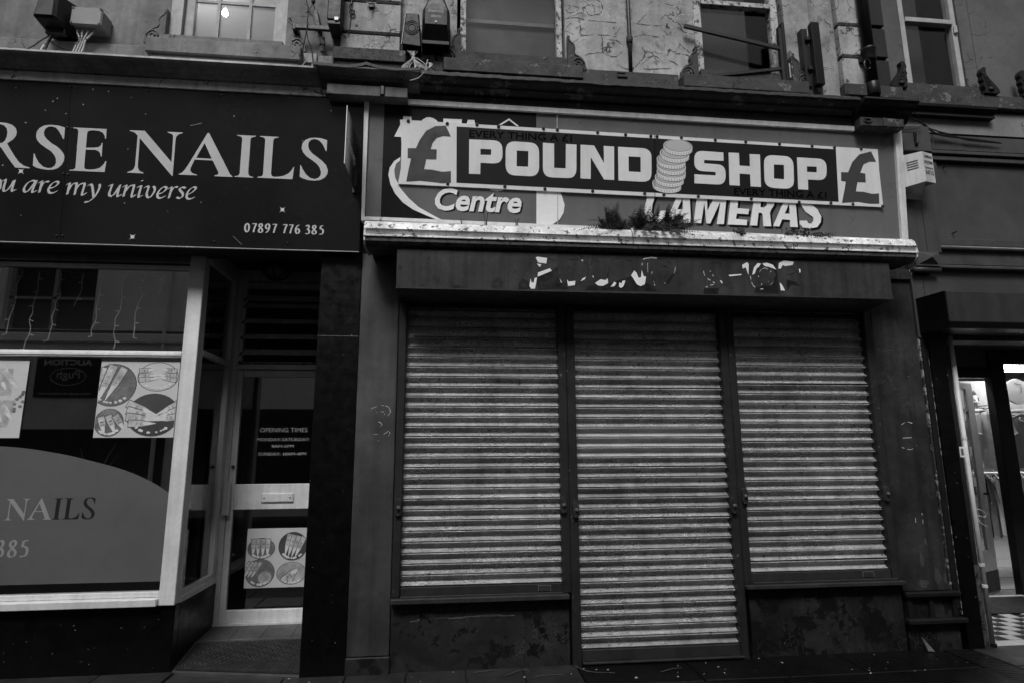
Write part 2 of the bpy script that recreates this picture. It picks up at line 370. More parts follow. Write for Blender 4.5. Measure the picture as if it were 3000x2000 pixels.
BLOCK=[([(0.137,3.973),(0.33,3.975),(0.357,3.972),(0.378,3.963),(0.392,3.948),(0.401,3.927),(0.404,3.9),(0.405,3.861),(0.402,3.834),(0.393,3.813),(0.379,3.797),(0.358,3.788),(0.332,3.785),(0.229,3.785),(0.228,3.693),(0.138,3.692)],[[(0.228,3.9),(0.314,3.9),(0.312,3.853),(0.228,3.851)]]),([(0.43,3.893),(0.433,3.922),(0.442,3.945),(0.458,3.961),(0.48,3.971),(0.508,3.974),(0.621,3.972),(0.65,3.969),(0.672,3.959),(0.688,3.942),(0.698,3.919),(0.701,3.89),(0.701,3.773),(0.698,3.744),(0.688,3.721),(0.672,3.705),(0.65,3.696),(0.622,3.693),(0.51,3.694),(0.481,3.697),(0.459,3.707),(0.443,3.723),(0.434,3.746),(0.43,3.775)],[[(0.52,3.9),(0.614,3.9),(0.612,3.77),(0.519,3.77)]]),([(0.732,3.975),(0.824,3.973),(0.824,3.771),(0.918,3.77),(0.921,3.974),(1.009,3.973),(1.007,3.767),(1.003,3.74),(0.994,3.719),(0.979,3.703),(0.958,3.694),(0.931,3.691),(0.806,3.691),(0.779,3.694),(0.759,3.703),(0.744,3.719),(0.735,3.74),(0.732,3.767)],[]),([(1.042,3.974),(1.154,3.973),(1.236,3.828),(1.235,3.973),(1.322,3.972),(1.319,3.692),(1.235,3.692),(1.126,3.874),(1.124,3.692),(1.04,3.693)],[]),([(1.355,3.972),(1.56,3.97),(1.588,3.967),(1.609,3.957),(1.625,3.941),(1.634,3.92),(1.636,3.892),(1.634,3.764),(1.63,3.736),(1.621,3.714),(1.605,3.699),(1.583,3.69),(1.555,3.687),(1.355,3.689)],[[(1.442,3.895),(1.544,3.894),(1.543,3.767),(1.442,3.768)]]),([(2.256,3.967),(2.257,3.895),(2.088,3.895),(2.086,3.866),(2.199,3.863),(2.226,3.86),(2.246,3.851),(2.26,3.836),(2.269,3.815),(2.271,3.789),(2.27,3.763),(2.266,3.736),(2.257,3.716),(2.242,3.702),(2.221,3.693),(2.194,3.691),(1.999,3.693),(2.0,3.769),(2.184,3.767),(2.185,3.796),(2.073,3.799),(2.047,3.802),(2.027,3.811),(2.013,3.826),(2.004,3.846),(2.002,3.873),(2.003,3.9),(2.006,3.926),(2.016,3.947),(2.03,3.961),(2.051,3.969),(2.078,3.971)],[]),([(2.302,3.969),(2.393,3.969),(2.394,3.861),(2.486,3.859),(2.487,3.965),(2.578,3.965),(2.577,3.686),(2.487,3.687),(2.485,3.79),(2.392,3.793),(2.391,3.689),(2.302,3.69)],[]),([(2.611,3.886),(2.614,3.915),(2.624,3.937),(2.64,3.952),(2.663,3.961),(2.692,3.964),(2.792,3.962),(2.822,3.959),(2.845,3.948),(2.861,3.932),(2.87,3.91),(2.873,3.881),(2.872,3.758),(2.868,3.729),(2.858,3.707),(2.841,3.692),(2.818,3.683),(2.789,3.68),(2.691,3.682),(2.662,3.686),(2.639,3.696),(2.623,3.712),(2.613,3.734),(2.61,3.763)],[[(2.698,3.885),(2.788,3.884),(2.785,3.76),(2.695,3.763)]]),([(2.907,3.956),(3.096,3.954),(3.123,3.951),(3.144,3.942),(3.159,3.927),(3.168,3.906),(3.17,3.879),(3.169,3.84),(3.165,3.813),(3.155,3.793),(3.139,3.778),(3.117,3.769),(3.09,3.767),(2.998,3.768),(2.996,3.679),(2.907,3.68)],[[(2.993,3.882),(3.081,3.883),(3.08,3.833),(2.992,3.833)]])]
CAMERAS=[(1.571,3.358),(3.112,3.357),(1.577,3.595)]
CAMLET=[([(1.603,3.578),(1.575,3.464),(1.586,3.382),(1.645,3.355),(1.699,3.362),(1.742,3.405),(1.755,3.459),(1.713,3.458),(1.694,3.416),(1.658,3.402),(1.635,3.443),(1.642,3.502),(1.667,3.581),(1.71,3.63),(1.65,3.64)],[]),([(1.867,3.619),(1.962,3.622),(1.968,3.365),(1.905,3.365),(1.904,3.423),(1.832,3.424),(1.807,3.364),(1.759,3.365)],[[(1.854,3.475),(1.902,3.474),(1.902,3.572)]]),([(2.031,3.625),(2.111,3.628),(2.112,3.472),(2.197,3.626),(2.286,3.63),(2.251,3.364),(2.192,3.364),(2.229,3.561),(2.134,3.366),(2.102,3.366),(2.087,3.543),(2.055,3.365),(1.992,3.367)],[]),([(2.327,3.637),(2.488,3.638),(2.48,3.591),(2.383,3.591),(2.374,3.504),(2.475,3.5),(2.466,3.455),(2.367,3.458),(2.357,3.412),(2.455,3.407),(2.45,3.362),(2.285,3.363)],[]),([(2.532,3.646),(2.644,3.644),(2.705,3.604),(2.697,3.543),(2.671,3.505),(2.657,3.475),(2.665,3.36),(2.597,3.36),(2.594,3.454),(2.582,3.472),(2.557,3.471),(2.541,3.362),(2.48,3.363)],[[(2.586,3.599),(2.63,3.595),(2.634,3.54),(2.608,3.518),(2.575,3.519)]]),([(2.821,3.657),(2.884,3.657),(2.9,3.361),(2.834,3.361),(2.834,3.42),(2.764,3.424),(2.736,3.361),(2.684,3.363)],[[(2.788,3.473),(2.834,3.473),(2.83,3.56)]]),([(2.919,3.417),(2.982,3.42),(2.994,3.398),(3.023,3.394),(3.045,3.422),(3.04,3.452),(2.973,3.498),(2.943,3.546),(2.941,3.662),(3.011,3.665),(3.014,3.573),(3.081,3.521),(3.114,3.461),(3.108,3.412),(3.075,3.368),(3.011,3.354),(2.948,3.36),(2.92,3.387)],[])]
CAMSHADE=[([(1.622,3.563),(1.594,3.45),(1.605,3.367),(1.664,3.34),(1.718,3.348),(1.761,3.391),(1.774,3.445),(1.732,3.443),(1.713,3.401),(1.677,3.388),(1.653,3.428),(1.66,3.488),(1.686,3.566),(1.729,3.615),(1.669,3.625)],[]),([(1.886,3.604),(1.981,3.608),(1.987,3.35),(1.924,3.35),(1.923,3.408),(1.851,3.409),(1.826,3.349),(1.778,3.35)],[[(1.873,3.46),(1.922,3.459),(1.921,3.557)]]),([(2.05,3.61),(2.13,3.614),(2.131,3.458),(2.216,3.611),(2.305,3.615),(2.27,3.349),(2.211,3.349),(2.249,3.546),(2.154,3.351),(2.121,3.351),(2.106,3.529),(2.074,3.351),(2.011,3.352)],[]),([(2.346,3.622),(2.507,3.623),(2.5,3.576),(2.403,3.576),(2.394,3.489),(2.494,3.485),(2.485,3.441),(2.386,3.443),(2.376,3.397),(2.475,3.392),(2.47,3.347),(2.304,3.348)],[]),([(2.551,3.631),(2.664,3.629),(2.725,3.589),(2.716,3.528),(2.69,3.49),(2.676,3.46),(2.685,3.345),(2.616,3.345),(2.613,3.439),(2.601,3.457),(2.576,3.456),(2.56,3.347),(2.499,3.348)],[[(2.606,3.584),(2.649,3.58),(2.654,3.525),(2.628,3.503),(2.594,3.504)]]),([(2.84,3.642),(2.904,3.642),(2.919,3.346),(2.854,3.346),(2.854,3.405),(2.783,3.409),(2.756,3.346),(2.703,3.348)],[[(2.808,3.458),(2.853,3.457),(2.849,3.545)]]),([(2.938,3.402),(3.001,3.404),(3.013,3.383),(3.042,3.379),(3.065,3.407),(3.06,3.437),(2.992,3.483),(2.962,3.531),(2.961,3.647),(3.031,3.65),(3.033,3.558),(3.101,3.506),(3.134,3.446),(3.128,3.397),(3.094,3.353),(3.03,3.339),(2.967,3.345),(2.939,3.372)],[])]
CENTRE=[(-0.127,3.399),(0.561,3.393),(-0.114,3.579)]
COINS=[[(1.763,3.682),(1.885,3.678),(1.764,3.733),(1.762,3.643)],[(1.785,3.732),(1.908,3.729),(1.786,3.784),(1.784,3.694)],[(1.802,3.783),(1.925,3.779),(1.803,3.835),(1.801,3.744)],[(1.803,3.833),(1.926,3.829),(1.804,3.885),(1.802,3.794)],[(1.803,3.884),(1.926,3.881),(1.804,3.936),(1.802,3.846)],[(1.833,3.938),(1.957,3.934),(1.834,3.99),(1.832,3.899)],[(1.862,4.002),(1.985,3.999),(1.863,4.054),(1.861,3.963)]]
CRACKS=[[(1.196,5.318),(1.268,5.315),(1.348,5.312),(1.456,5.315)],[(1.613,5.32),(1.702,5.314),(1.799,5.308),(1.881,5.314),(1.987,5.309)],[(1.056,5.085),(1.096,5.114),(1.136,5.156),(1.224,5.171),(1.319,5.176),(1.431,5.187),(1.473,5.239),(1.507,5.285),(1.54,5.314)],[(1.154,4.946),(1.194,4.979),(1.321,5.001),(1.368,4.978),(1.439,4.97),(1.496,5.013)],[(1.431,5.187),(1.445,5.14),(1.492,5.1),(1.505,5.023)],[(1.002,5.159),(1.0,5.22),(1.045,5.28)],[(1.109,5.311),(1.127,5.265),(1.121,5.168)],[(1.014,5.319),(1.093,5.336),(1.164,5.316)],[(1.667,4.904),(1.734,4.969),(1.768,4.998),(1.816,4.997),(1.863,4.957),(1.952,4.959),(2.007,4.928)],[(1.69,4.867),(1.778,4.869),(1.931,4.888)],[(1.615,5.179),(1.713,5.208),(1.818,5.194),(1.892,5.213),(1.903,5.187)],[(1.662,5.328),(1.722,5.4),(1.791,5.463)],[(2.056,5.507),(2.062,5.463),(2.017,5.405),(1.99,5.363)],[(1.918,5.541),(2.016,5.527),(2.055,5.489)],[(2.033,5.312),(2.083,5.267),(2.173,5.247)],[(2.035,5.14),(2.089,5.091),(2.128,5.058)],[(1.161,5.47),(1.194,5.513),(1.258,5.532),(1.306,5.518),(1.336,5.458),(1.319,5.403),(1.246,5.371),(1.206,5.372),(1.183,5.41),(1.168,5.453)],[(1.017,5.449),(1.064,5.449),(1.116,5.431),(1.079,5.393),(1.023,5.379),(1.0,5.413)],[(1.319,5.166),(1.325,5.114),(1.319,5.044),(1.325,5.001)]]
DIGITX=[(-1.557,3.171),(-1.504,3.171),(-1.458,3.172),(-1.407,3.172),(-1.355,3.172),(-1.278,3.173),(-1.233,3.173),(-1.185,3.174),(-1.109,3.174),(-1.061,3.175),(-1.006,3.175)]
FRAME=[(-0.688,4.278),(-0.653,4.24),(3.878,4.249),(3.812,4.214)]
GTAIL=[(0.3,3.591),(0.421,3.59),(0.405,3.574),(0.363,3.565),(0.316,3.572)]
ITALIC=[[(-3.313,3.502),(-3.299,3.504),(-3.291,3.482),(-3.294,3.439),(-3.309,3.42)],[(-3.285,3.495),(-3.269,3.503),(-3.259,3.504),(-3.269,3.44),(-3.263,3.422),(-3.244,3.428),(-3.219,3.466),(-3.204,3.504)],[(-3.197,3.508),(-3.211,3.439),(-3.205,3.423),(-3.186,3.437)],[(-3.055,3.504),(-3.078,3.508),(-3.107,3.489),(-3.129,3.452),(-3.126,3.424),(-3.105,3.425),(-3.08,3.46),(-3.055,3.504)],[(-3.047,3.511),(-3.072,3.435),(-3.065,3.42),(-3.042,3.437)],[(-3.035,3.492),(-3.011,3.506),(-3.013,3.493),(-3.024,3.42)],[(-3.018,3.456),(-2.999,3.494),(-2.977,3.506),(-2.963,3.502)],[(-2.962,3.455),(-2.929,3.463),(-2.903,3.486),(-2.899,3.504),(-2.916,3.508),(-2.942,3.49),(-2.962,3.452),(-2.956,3.425),(-2.932,3.42),(-2.9,3.438)],[(-2.841,3.488),(-2.819,3.499),(-2.821,3.483),(-2.831,3.413)],[(-2.824,3.446),(-2.802,3.49),(-2.777,3.501),(-2.771,3.491),(-2.78,3.413)],[(-2.777,3.448),(-2.751,3.492),(-2.724,3.501),(-2.715,3.493),(-2.729,3.425),(-2.722,3.413),(-2.699,3.432)],[(-2.695,3.485),(-2.672,3.497),(-2.66,3.477),(-2.648,3.403)],[(-2.613,3.501),(-2.609,3.479),(-2.633,3.416),(-2.675,3.368),(-2.709,3.361)],[(-2.549,3.488),(-2.527,3.5),(-2.524,3.495),(-2.54,3.432),(-2.531,3.414),(-2.508,3.424),(-2.475,3.485)],[(-2.467,3.502),(-2.482,3.428),(-2.475,3.412),(-2.454,3.43)],[(-2.449,3.486),(-2.424,3.499),(-2.426,3.481),(-2.439,3.413)],[(-2.43,3.449),(-2.404,3.491),(-2.378,3.502),(-2.369,3.494),(-2.381,3.426),(-2.375,3.412),(-2.354,3.431)],[(-2.346,3.487),(-2.321,3.499),(-2.32,3.488),(-2.332,3.425),(-2.326,3.413),(-2.305,3.429)],[(-2.317,3.535),(-2.311,3.544)],[(-2.297,3.486),(-2.274,3.499),(-2.265,3.49),(-2.276,3.443),(-2.269,3.416),(-2.249,3.416),(-2.223,3.458),(-2.222,3.489),(-2.234,3.5)],[(-2.199,3.44),(-2.165,3.454),(-2.14,3.48),(-2.141,3.497),(-2.161,3.497),(-2.186,3.472),(-2.2,3.44),(-2.193,3.415),(-2.171,3.413),(-2.14,3.43)],[(-2.126,3.484),(-2.103,3.499),(-2.102,3.485),(-2.117,3.413)],[(-2.112,3.45),(-2.091,3.488),(-2.071,3.503),(-2.059,3.498)],[(-2.001,3.495),(-2.021,3.502),(-2.041,3.492),(-2.04,3.478),(-2.019,3.453),(-2.021,3.428),(-2.04,3.415),(-2.061,3.423)],[(-1.989,3.443),(-1.956,3.462),(-1.929,3.49),(-1.93,3.505),(-1.948,3.504),(-1.975,3.481),(-1.99,3.443),(-1.984,3.417),(-1.96,3.414),(-1.932,3.429)]]
OLDBITS=[[(-0.395,4.093),(-0.386,4.148),(-0.324,4.147),(-0.318,4.097)],[(-0.256,4.09),(-0.236,4.126),(-0.206,4.147),(-0.18,4.151),(-0.149,4.143),(-0.123,4.127),(-0.107,4.098)],[(-0.071,4.145),(0.077,4.146),(0.076,4.097),(-0.07,4.1)],[(0.112,4.099),(0.125,4.145),(0.178,4.146),(0.187,4.103)]]
OLDBLACK=[(-0.536,4.238),(0.681,4.23),(0.682,3.317),(-0.545,3.321)]
OLDCRES=[(-0.405,3.81),(-0.45,3.776),(-0.484,3.722),(-0.493,3.663),(-0.476,3.59),(-0.439,3.518),(-0.377,3.447),(-0.295,3.393),(-0.192,3.35),(-0.11,3.319),(-0.069,3.318),(-0.152,3.359),(-0.255,3.415),(-0.332,3.483),(-0.399,3.562),(-0.44,3.644),(-0.448,3.707),(-0.434,3.756),(-0.404,3.784)]
OLDD=[(0.682,3.704),(0.808,3.644),(0.882,3.572),(0.912,3.476),(0.903,3.411),(0.871,3.356),(0.812,3.312),(0.682,3.315)]
OLDOVAL=[(-0.069,3.316),(-0.152,3.351),(-0.254,3.405),(-0.337,3.47),(-0.41,3.562),(-0.447,3.655),(-0.448,3.718),(-0.415,3.804),(-0.304,3.895),(0.682,3.943),(0.682,3.315)]
OLDSTRIP=[(-0.653,4.24),(-0.536,4.238),(-0.545,3.321),(-0.665,3.322)]
OLDTRI=[(0.375,4.118),(0.458,4.175),(0.54,4.114),(0.521,4.113),(0.458,4.159),(0.397,4.118)]
OLDTRI2=[(-0.454,3.975),(-0.408,4.077),(-0.398,3.975)]
PEEL=[[(0.636,2.951),(0.65,2.957),(0.723,2.949),(0.716,2.905),(0.654,2.913)],[(0.645,2.903),(0.678,2.899),(0.668,2.876),(0.659,2.884)],[(0.653,2.835),(0.743,2.869),(0.757,2.85),(0.648,2.801)],[(0.596,2.786),(0.603,2.757),(0.619,2.757),(0.626,2.791),(0.645,2.796),(0.628,2.71),(0.6,2.707),(0.586,2.728)],[(0.872,2.785),(0.883,2.769),(0.934,2.777),(0.93,2.744),(0.878,2.735)],[(0.974,2.774),(0.989,2.796),(1.018,2.811),(1.003,2.788)],[(0.815,2.796),(0.824,2.777),(0.833,2.76),(0.824,2.762)],[(1.084,2.764),(1.128,2.794),(1.166,2.788),(1.181,2.802),(1.186,2.766),(1.145,2.743),(1.107,2.745)],[(1.204,2.738),(1.233,2.777),(1.25,2.768),(1.234,2.743)],[(1.268,2.739),(1.271,2.773),(1.29,2.766),(1.296,2.786),(1.32,2.789),(1.304,2.745),(1.284,2.73)],[(1.366,2.83),(1.392,2.87),(1.41,2.851),(1.423,2.812),(1.443,2.817),(1.451,2.876),(1.463,2.827),(1.482,2.823),(1.47,2.764),(1.435,2.748),(1.407,2.762),(1.38,2.81)],[(2.257,2.938),(2.3,2.962),(2.312,2.945),(2.302,2.859),(2.294,2.889),(2.286,2.919),(2.26,2.908)],[(2.333,2.86),(2.353,2.921),(2.386,2.957),(2.412,2.953),(2.394,2.927),(2.372,2.911),(2.354,2.87)],[(2.422,2.953),(2.459,2.962),(2.509,2.946),(2.536,2.906),(2.501,2.92),(2.476,2.929),(2.446,2.932)],[(2.552,2.916),(2.562,2.962),(2.605,2.984),(2.687,2.976),(2.674,2.95),(2.611,2.938),(2.591,2.948),(2.573,2.917)],[(2.553,2.805),(2.571,2.785),(2.591,2.741),(2.557,2.74)],[(2.723,2.921),(2.735,2.916),(2.733,2.891),(2.725,2.888)],[(0.983,2.944),(0.998,2.94),(0.993,2.93)],[(2.14,2.855),(2.247,2.865),(2.244,2.856),(2.149,2.843)]]
PEELDARK=[[(0.643,2.801),(0.748,2.843),(0.805,2.878),(0.804,2.82),(0.84,2.744),(0.882,2.716),(0.651,2.701)],[(1.03,2.738),(1.088,2.754),(1.213,2.772),(1.37,2.825),(1.514,2.76),(1.57,2.712),(1.01,2.709)],[(1.622,2.772),(1.711,2.873),(1.715,2.859),(1.661,2.773)],[(1.936,2.74),(2.057,2.748),(2.043,2.703),(1.929,2.701)],[(2.399,2.988),(2.542,2.977),(2.539,2.715),(2.336,2.72),(2.36,2.76),(2.474,2.783),(2.532,2.865),(2.489,2.955)],[(2.612,2.832),(2.692,2.809),(2.72,2.779),(2.649,2.787),(2.608,2.736)],[(0.96,2.991),(1.023,2.987),(0.988,2.947)]]
PEELLINE=[[(0.602,2.892),(0.605,2.931),(0.636,2.953),(0.726,2.946),(0.787,2.927),(0.815,2.9),(0.796,2.878),(0.752,2.848)],[(0.658,2.845),(0.671,2.875),(0.645,2.903)],[(0.814,2.83),(0.822,2.787),(0.869,2.744),(0.954,2.756),(1.013,2.806),(1.039,2.865),(1.035,2.904),(1.007,2.933),(0.94,2.946),(0.873,2.939)],[(0.886,2.866),(0.905,2.896),(0.949,2.907)],[(1.059,2.905),(1.065,2.939),(1.094,2.945),(1.122,2.926)],[(1.067,2.837),(1.075,2.798),(1.088,2.769)],[(1.176,2.795),(1.198,2.879),(1.23,2.949),(1.264,2.97),(1.276,2.941)],[(1.3,2.882),(1.307,2.937),(1.381,2.954)],[(1.374,2.904),(1.392,2.87)],[(1.45,2.896),(1.459,2.941),(1.479,2.966),(1.573,2.974),(1.671,2.942),(1.718,2.898),(1.684,2.833),(1.627,2.772)],[(1.497,2.932),(1.496,2.858)],[(1.534,2.869),(1.527,2.829),(1.548,2.756)],[(1.62,2.916),(1.668,2.892),(1.666,2.857),(1.625,2.822)],[(1.949,2.93),(1.99,2.941),(2.051,2.955),(2.09,2.939),(2.058,2.908),(1.991,2.881)],[(1.941,2.88),(1.953,2.835),(2.01,2.797),(2.034,2.78)],[(1.991,2.881),(2.023,2.842),(2.066,2.813),(2.087,2.779),(2.046,2.743)],[(2.106,2.874),(2.112,2.934),(2.142,2.95),(2.161,2.941)],[(2.101,2.814),(2.108,2.764),(2.146,2.74),(2.177,2.776),(2.15,2.79)],[(2.316,2.849),(2.327,2.79),(2.359,2.755),(2.425,2.752),(2.496,2.804),(2.54,2.896)],[(2.383,2.851),(2.384,2.806),(2.413,2.782),(2.455,2.798),(2.488,2.854),(2.484,2.894),(2.44,2.918),(2.402,2.897),(2.383,2.851)],[(2.615,2.865),(2.667,2.879),(2.701,2.9),(2.672,2.93)],[(2.698,2.976),(2.758,2.952),(2.763,2.902)],[(1.947,2.748),(1.988,2.769),(2.029,2.777)]]
POUNDS=[[(-0.346,3.878),(-0.282,3.881),(-0.253,3.951),(-0.203,4.028),(-0.132,4.069),(-0.051,4.078),(-0.009,3.99),(-0.069,3.992),(-0.12,3.974),(-0.15,3.935),(-0.168,3.878),(-0.119,3.879),(-0.12,3.798),(-0.199,3.797),(-0.216,3.714),(-0.157,3.713),(-0.075,3.699),(-0.005,3.707),(-0.004,3.614),(-0.073,3.607),(-0.155,3.614),(-0.247,3.62),(-0.352,3.608),(-0.335,3.714),(-0.317,3.797),(-0.345,3.8)],[(3.302,3.846),(3.366,3.847),(3.409,3.939),(3.477,4.01),(3.586,4.041),(3.627,3.952),(3.566,3.952),(3.512,3.925),(3.476,3.848),(3.523,3.843),(3.522,3.766),(3.448,3.767),(3.428,3.683),(3.499,3.682),(3.576,3.667),(3.639,3.674),(3.637,3.585),(3.546,3.582),(3.443,3.594),(3.298,3.579),(3.326,3.694),(3.342,3.766),(3.3,3.77)]]
SEAM=[(0.852,4.232),(0.855,3.313)]
SERIF=[([(-3.481,3.939),(-3.332,3.939),(-3.287,3.937),(-3.247,3.925),(-3.22,3.902),(-3.21,3.874),(-3.213,3.843),(-3.231,3.814),(-3.27,3.781),(-3.245,3.739),(-3.213,3.688),(-3.176,3.64),(-3.141,3.617),(-3.101,3.605),(-3.103,3.6),(-3.201,3.601),(-3.256,3.673),(-3.306,3.745),(-3.33,3.769),(-3.352,3.769),(-3.351,3.626),(-3.345,3.608),(-3.323,3.601),(-3.323,3.597),(-3.438,3.599),(-3.439,3.604),(-3.417,3.609),(-3.41,3.626),(-3.413,3.913),(-3.422,3.928),(-3.481,3.934)],[[(-3.357,3.922),(-3.331,3.926),(-3.302,3.919),(-3.281,3.898),(-3.274,3.871),(-3.275,3.833),(-3.285,3.802),(-3.303,3.784),(-3.336,3.778),(-3.352,3.78)]]),([(-2.88,3.923),(-2.881,3.835),(-2.887,3.834),(-2.9,3.859),(-2.919,3.892),(-2.944,3.919),(-2.972,3.927),(-2.997,3.923),(-3.016,3.906),(-3.024,3.881),(-3.019,3.853),(-3.002,3.829),(-2.963,3.796),(-2.928,3.776),(-2.898,3.749),(-2.877,3.722),(-2.869,3.698),(-2.871,3.667),(-2.885,3.635),(-2.911,3.609),(-2.944,3.596),(-2.978,3.594),(-3.017,3.598),(-3.054,3.606),(-3.081,3.62),(-3.082,3.713),(-3.077,3.713),(-3.065,3.682),(-3.043,3.646),(-3.013,3.617),(-2.979,3.607),(-2.951,3.61),(-2.932,3.627),(-2.924,3.652),(-2.928,3.683),(-2.941,3.71),(-2.965,3.737),(-3.006,3.763),(-3.042,3.789),(-3.063,3.813),(-3.075,3.844),(-3.073,3.881),(-3.056,3.91),(-3.023,3.932),(-2.979,3.939),(-2.928,3.936)],[]),([(-2.822,3.927),(-2.588,3.927),(-2.588,3.851),(-2.594,3.85),(-2.599,3.874),(-2.615,3.899),(-2.641,3.909),(-2.681,3.912),(-2.704,3.909),(-2.718,3.901),(-2.723,3.886),(-2.725,3.775),(-2.667,3.778),(-2.636,3.784),(-2.62,3.798),(-2.616,3.817),(-2.61,3.817),(-2.61,3.713),(-2.616,3.713),(-2.621,3.735),(-2.634,3.753),(-2.661,3.762),(-2.725,3.76),(-2.727,3.633),(-2.724,3.617),(-2.714,3.61),(-2.685,3.609),(-2.651,3.613),(-2.618,3.625),(-2.596,3.648),(-2.58,3.68),(-2.574,3.679),(-2.582,3.594),(-2.829,3.595),(-2.828,3.6),(-2.804,3.604),(-2.793,3.609),(-2.787,3.621),(-2.785,3.896),(-2.789,3.912),(-2.799,3.919),(-2.822,3.922)],[]),([(-2.422,3.926),(-2.316,3.927),(-2.112,3.692),(-2.11,3.88),(-2.111,3.899),(-2.122,3.913),(-2.152,3.923),(-2.153,3.928),(-2.043,3.928),(-2.044,3.923),(-2.072,3.911),(-2.086,3.897),(-2.092,3.878),(-2.098,3.585),(-2.103,3.585),(-2.349,3.869),(-2.351,3.653),(-2.348,3.634),(-2.336,3.613),(-2.308,3.601),(-2.308,3.596),(-2.424,3.597),(-2.423,3.601),(-2.393,3.613),(-2.377,3.63),(-2.37,3.652),(-2.365,3.887),(-2.387,3.91),(-2.422,3.921)],[]),([(-1.862,3.933),(-1.851,3.934),(-1.702,3.652),(-1.685,3.619),(-1.665,3.601),(-1.666,3.596),(-1.797,3.597),(-1.796,3.604),(-1.776,3.608),(-1.767,3.619),(-1.775,3.642),(-1.815,3.719),(-1.946,3.72),(-1.972,3.654),(-1.974,3.633),(-1.96,3.614),(-1.923,3.603),(-1.923,3.598),(-2.055,3.598),(-2.055,3.603),(-2.03,3.617),(-2.009,3.645),(-1.986,3.687)],[[(-1.88,3.853),(-1.822,3.732),(-1.936,3.734)]]),([(-1.647,3.929),(-1.506,3.929),(-1.507,3.924),(-1.534,3.915),(-1.544,3.904),(-1.551,3.639),(-1.547,3.618),(-1.534,3.608),(-1.512,3.603),(-1.513,3.597),(-1.652,3.599),(-1.651,3.603),(-1.623,3.609),(-1.613,3.626),(-1.606,3.898),(-1.611,3.915),(-1.627,3.921),(-1.646,3.924)],[]),([(-1.475,3.93),(-1.336,3.929),(-1.336,3.924),(-1.365,3.917),(-1.375,3.902),(-1.382,3.639),(-1.376,3.619),(-1.36,3.611),(-1.324,3.613),(-1.285,3.623),(-1.254,3.641),(-1.232,3.666),(-1.216,3.696),(-1.211,3.695),(-1.221,3.598),(-1.481,3.599),(-1.481,3.605),(-1.45,3.611),(-1.441,3.626),(-1.435,3.899),(-1.44,3.914),(-1.456,3.921),(-1.474,3.924)],[]),([(-0.969,3.921),(-0.971,3.834),(-0.978,3.833),(-0.989,3.862),(-1.01,3.896),(-1.033,3.918),(-1.063,3.926),(-1.09,3.92),(-1.109,3.898),(-1.112,3.87),(-1.105,3.843),(-1.083,3.812),(-1.042,3.783),(-1.002,3.753),(-0.971,3.72),(-0.957,3.682),(-0.96,3.651),(-0.978,3.622),(-1.01,3.601),(-1.052,3.593),(-1.102,3.596),(-1.141,3.607),(-1.167,3.62),(-1.167,3.711),(-1.161,3.711),(-1.149,3.684),(-1.123,3.644),(-1.089,3.614),(-1.056,3.606),(-1.027,3.617),(-1.011,3.638),(-1.009,3.666),(-1.02,3.7),(-1.044,3.73),(-1.081,3.757),(-1.121,3.784),(-1.149,3.816),(-1.161,3.85),(-1.156,3.885),(-1.136,3.914),(-1.1,3.932),(-1.057,3.937),(-1.007,3.933)],[])]
SIGNSCREW=[(-2.863,4.243),(-2.821,4.239),(-2.312,4.245),(-1.776,4.242),(-1.268,4.247),(-2.864,3.925),(-2.832,3.922),(-2.869,3.569),(-2.838,3.566),(-2.883,3.102),(-2.842,3.103),(-2.342,3.092),(-1.774,3.094),(-1.242,3.099)]
SMEAR=[(-1.993,3.986),(-1.951,3.997),(-1.909,4.011),(-1.641,3.139),(-1.608,3.109),(-1.575,3.076)]
STARS=[(-2.705,4.232),(-2.594,4.222),(-2.95,4.147),(-2.979,4.122),(-2.428,4.186),(-2.766,4.11),(-3.027,4.05),(-2.882,4.032),(-2.319,4.06),(-3.155,3.947),(-1.675,4.079),(-3.288,3.616),(-2.429,3.781),(-1.155,3.908),(-1.885,3.392),(-2.12,3.314),(-2.429,3.365),(-3.242,4.211),(-0.948,4.162),(-2.791,3.786),(-3.137,3.246),(-2.523,3.406)]
TXT1=[(0.137,3.994),(0.972,3.994),(0.136,4.051)]
TXT2=[(2.341,3.611),(3.159,3.601),(2.343,3.671)]
VINYL=[(-3.668,1.716),(-3.465,1.652),(-3.261,1.589),(-3.059,1.551)]
# ================================================================== SETTING
tag(put('ground', B(-120, 120, -160, 120, -.30, -.16), 'asphalt'), kind='structure')
tag(put('road', B(-60, 60, -6.6, -2.4, -.155, -.12), 'asphalt'), kind='structure')
pav = tag(put('pavement', B(-30, 30, -2.25, 1.45, -.155, -.022), 'asphalt'), kind='structure')
tag(put('kerb', B(-30, 30, -2.4, -2.255, -.155, .0), 'paving_edge', bev=.012), kind='structure')
tag(put('opposite_pavement', B(-30, 30, -9., -6.62, -.155, -.01), 'paving'), kind='structure')

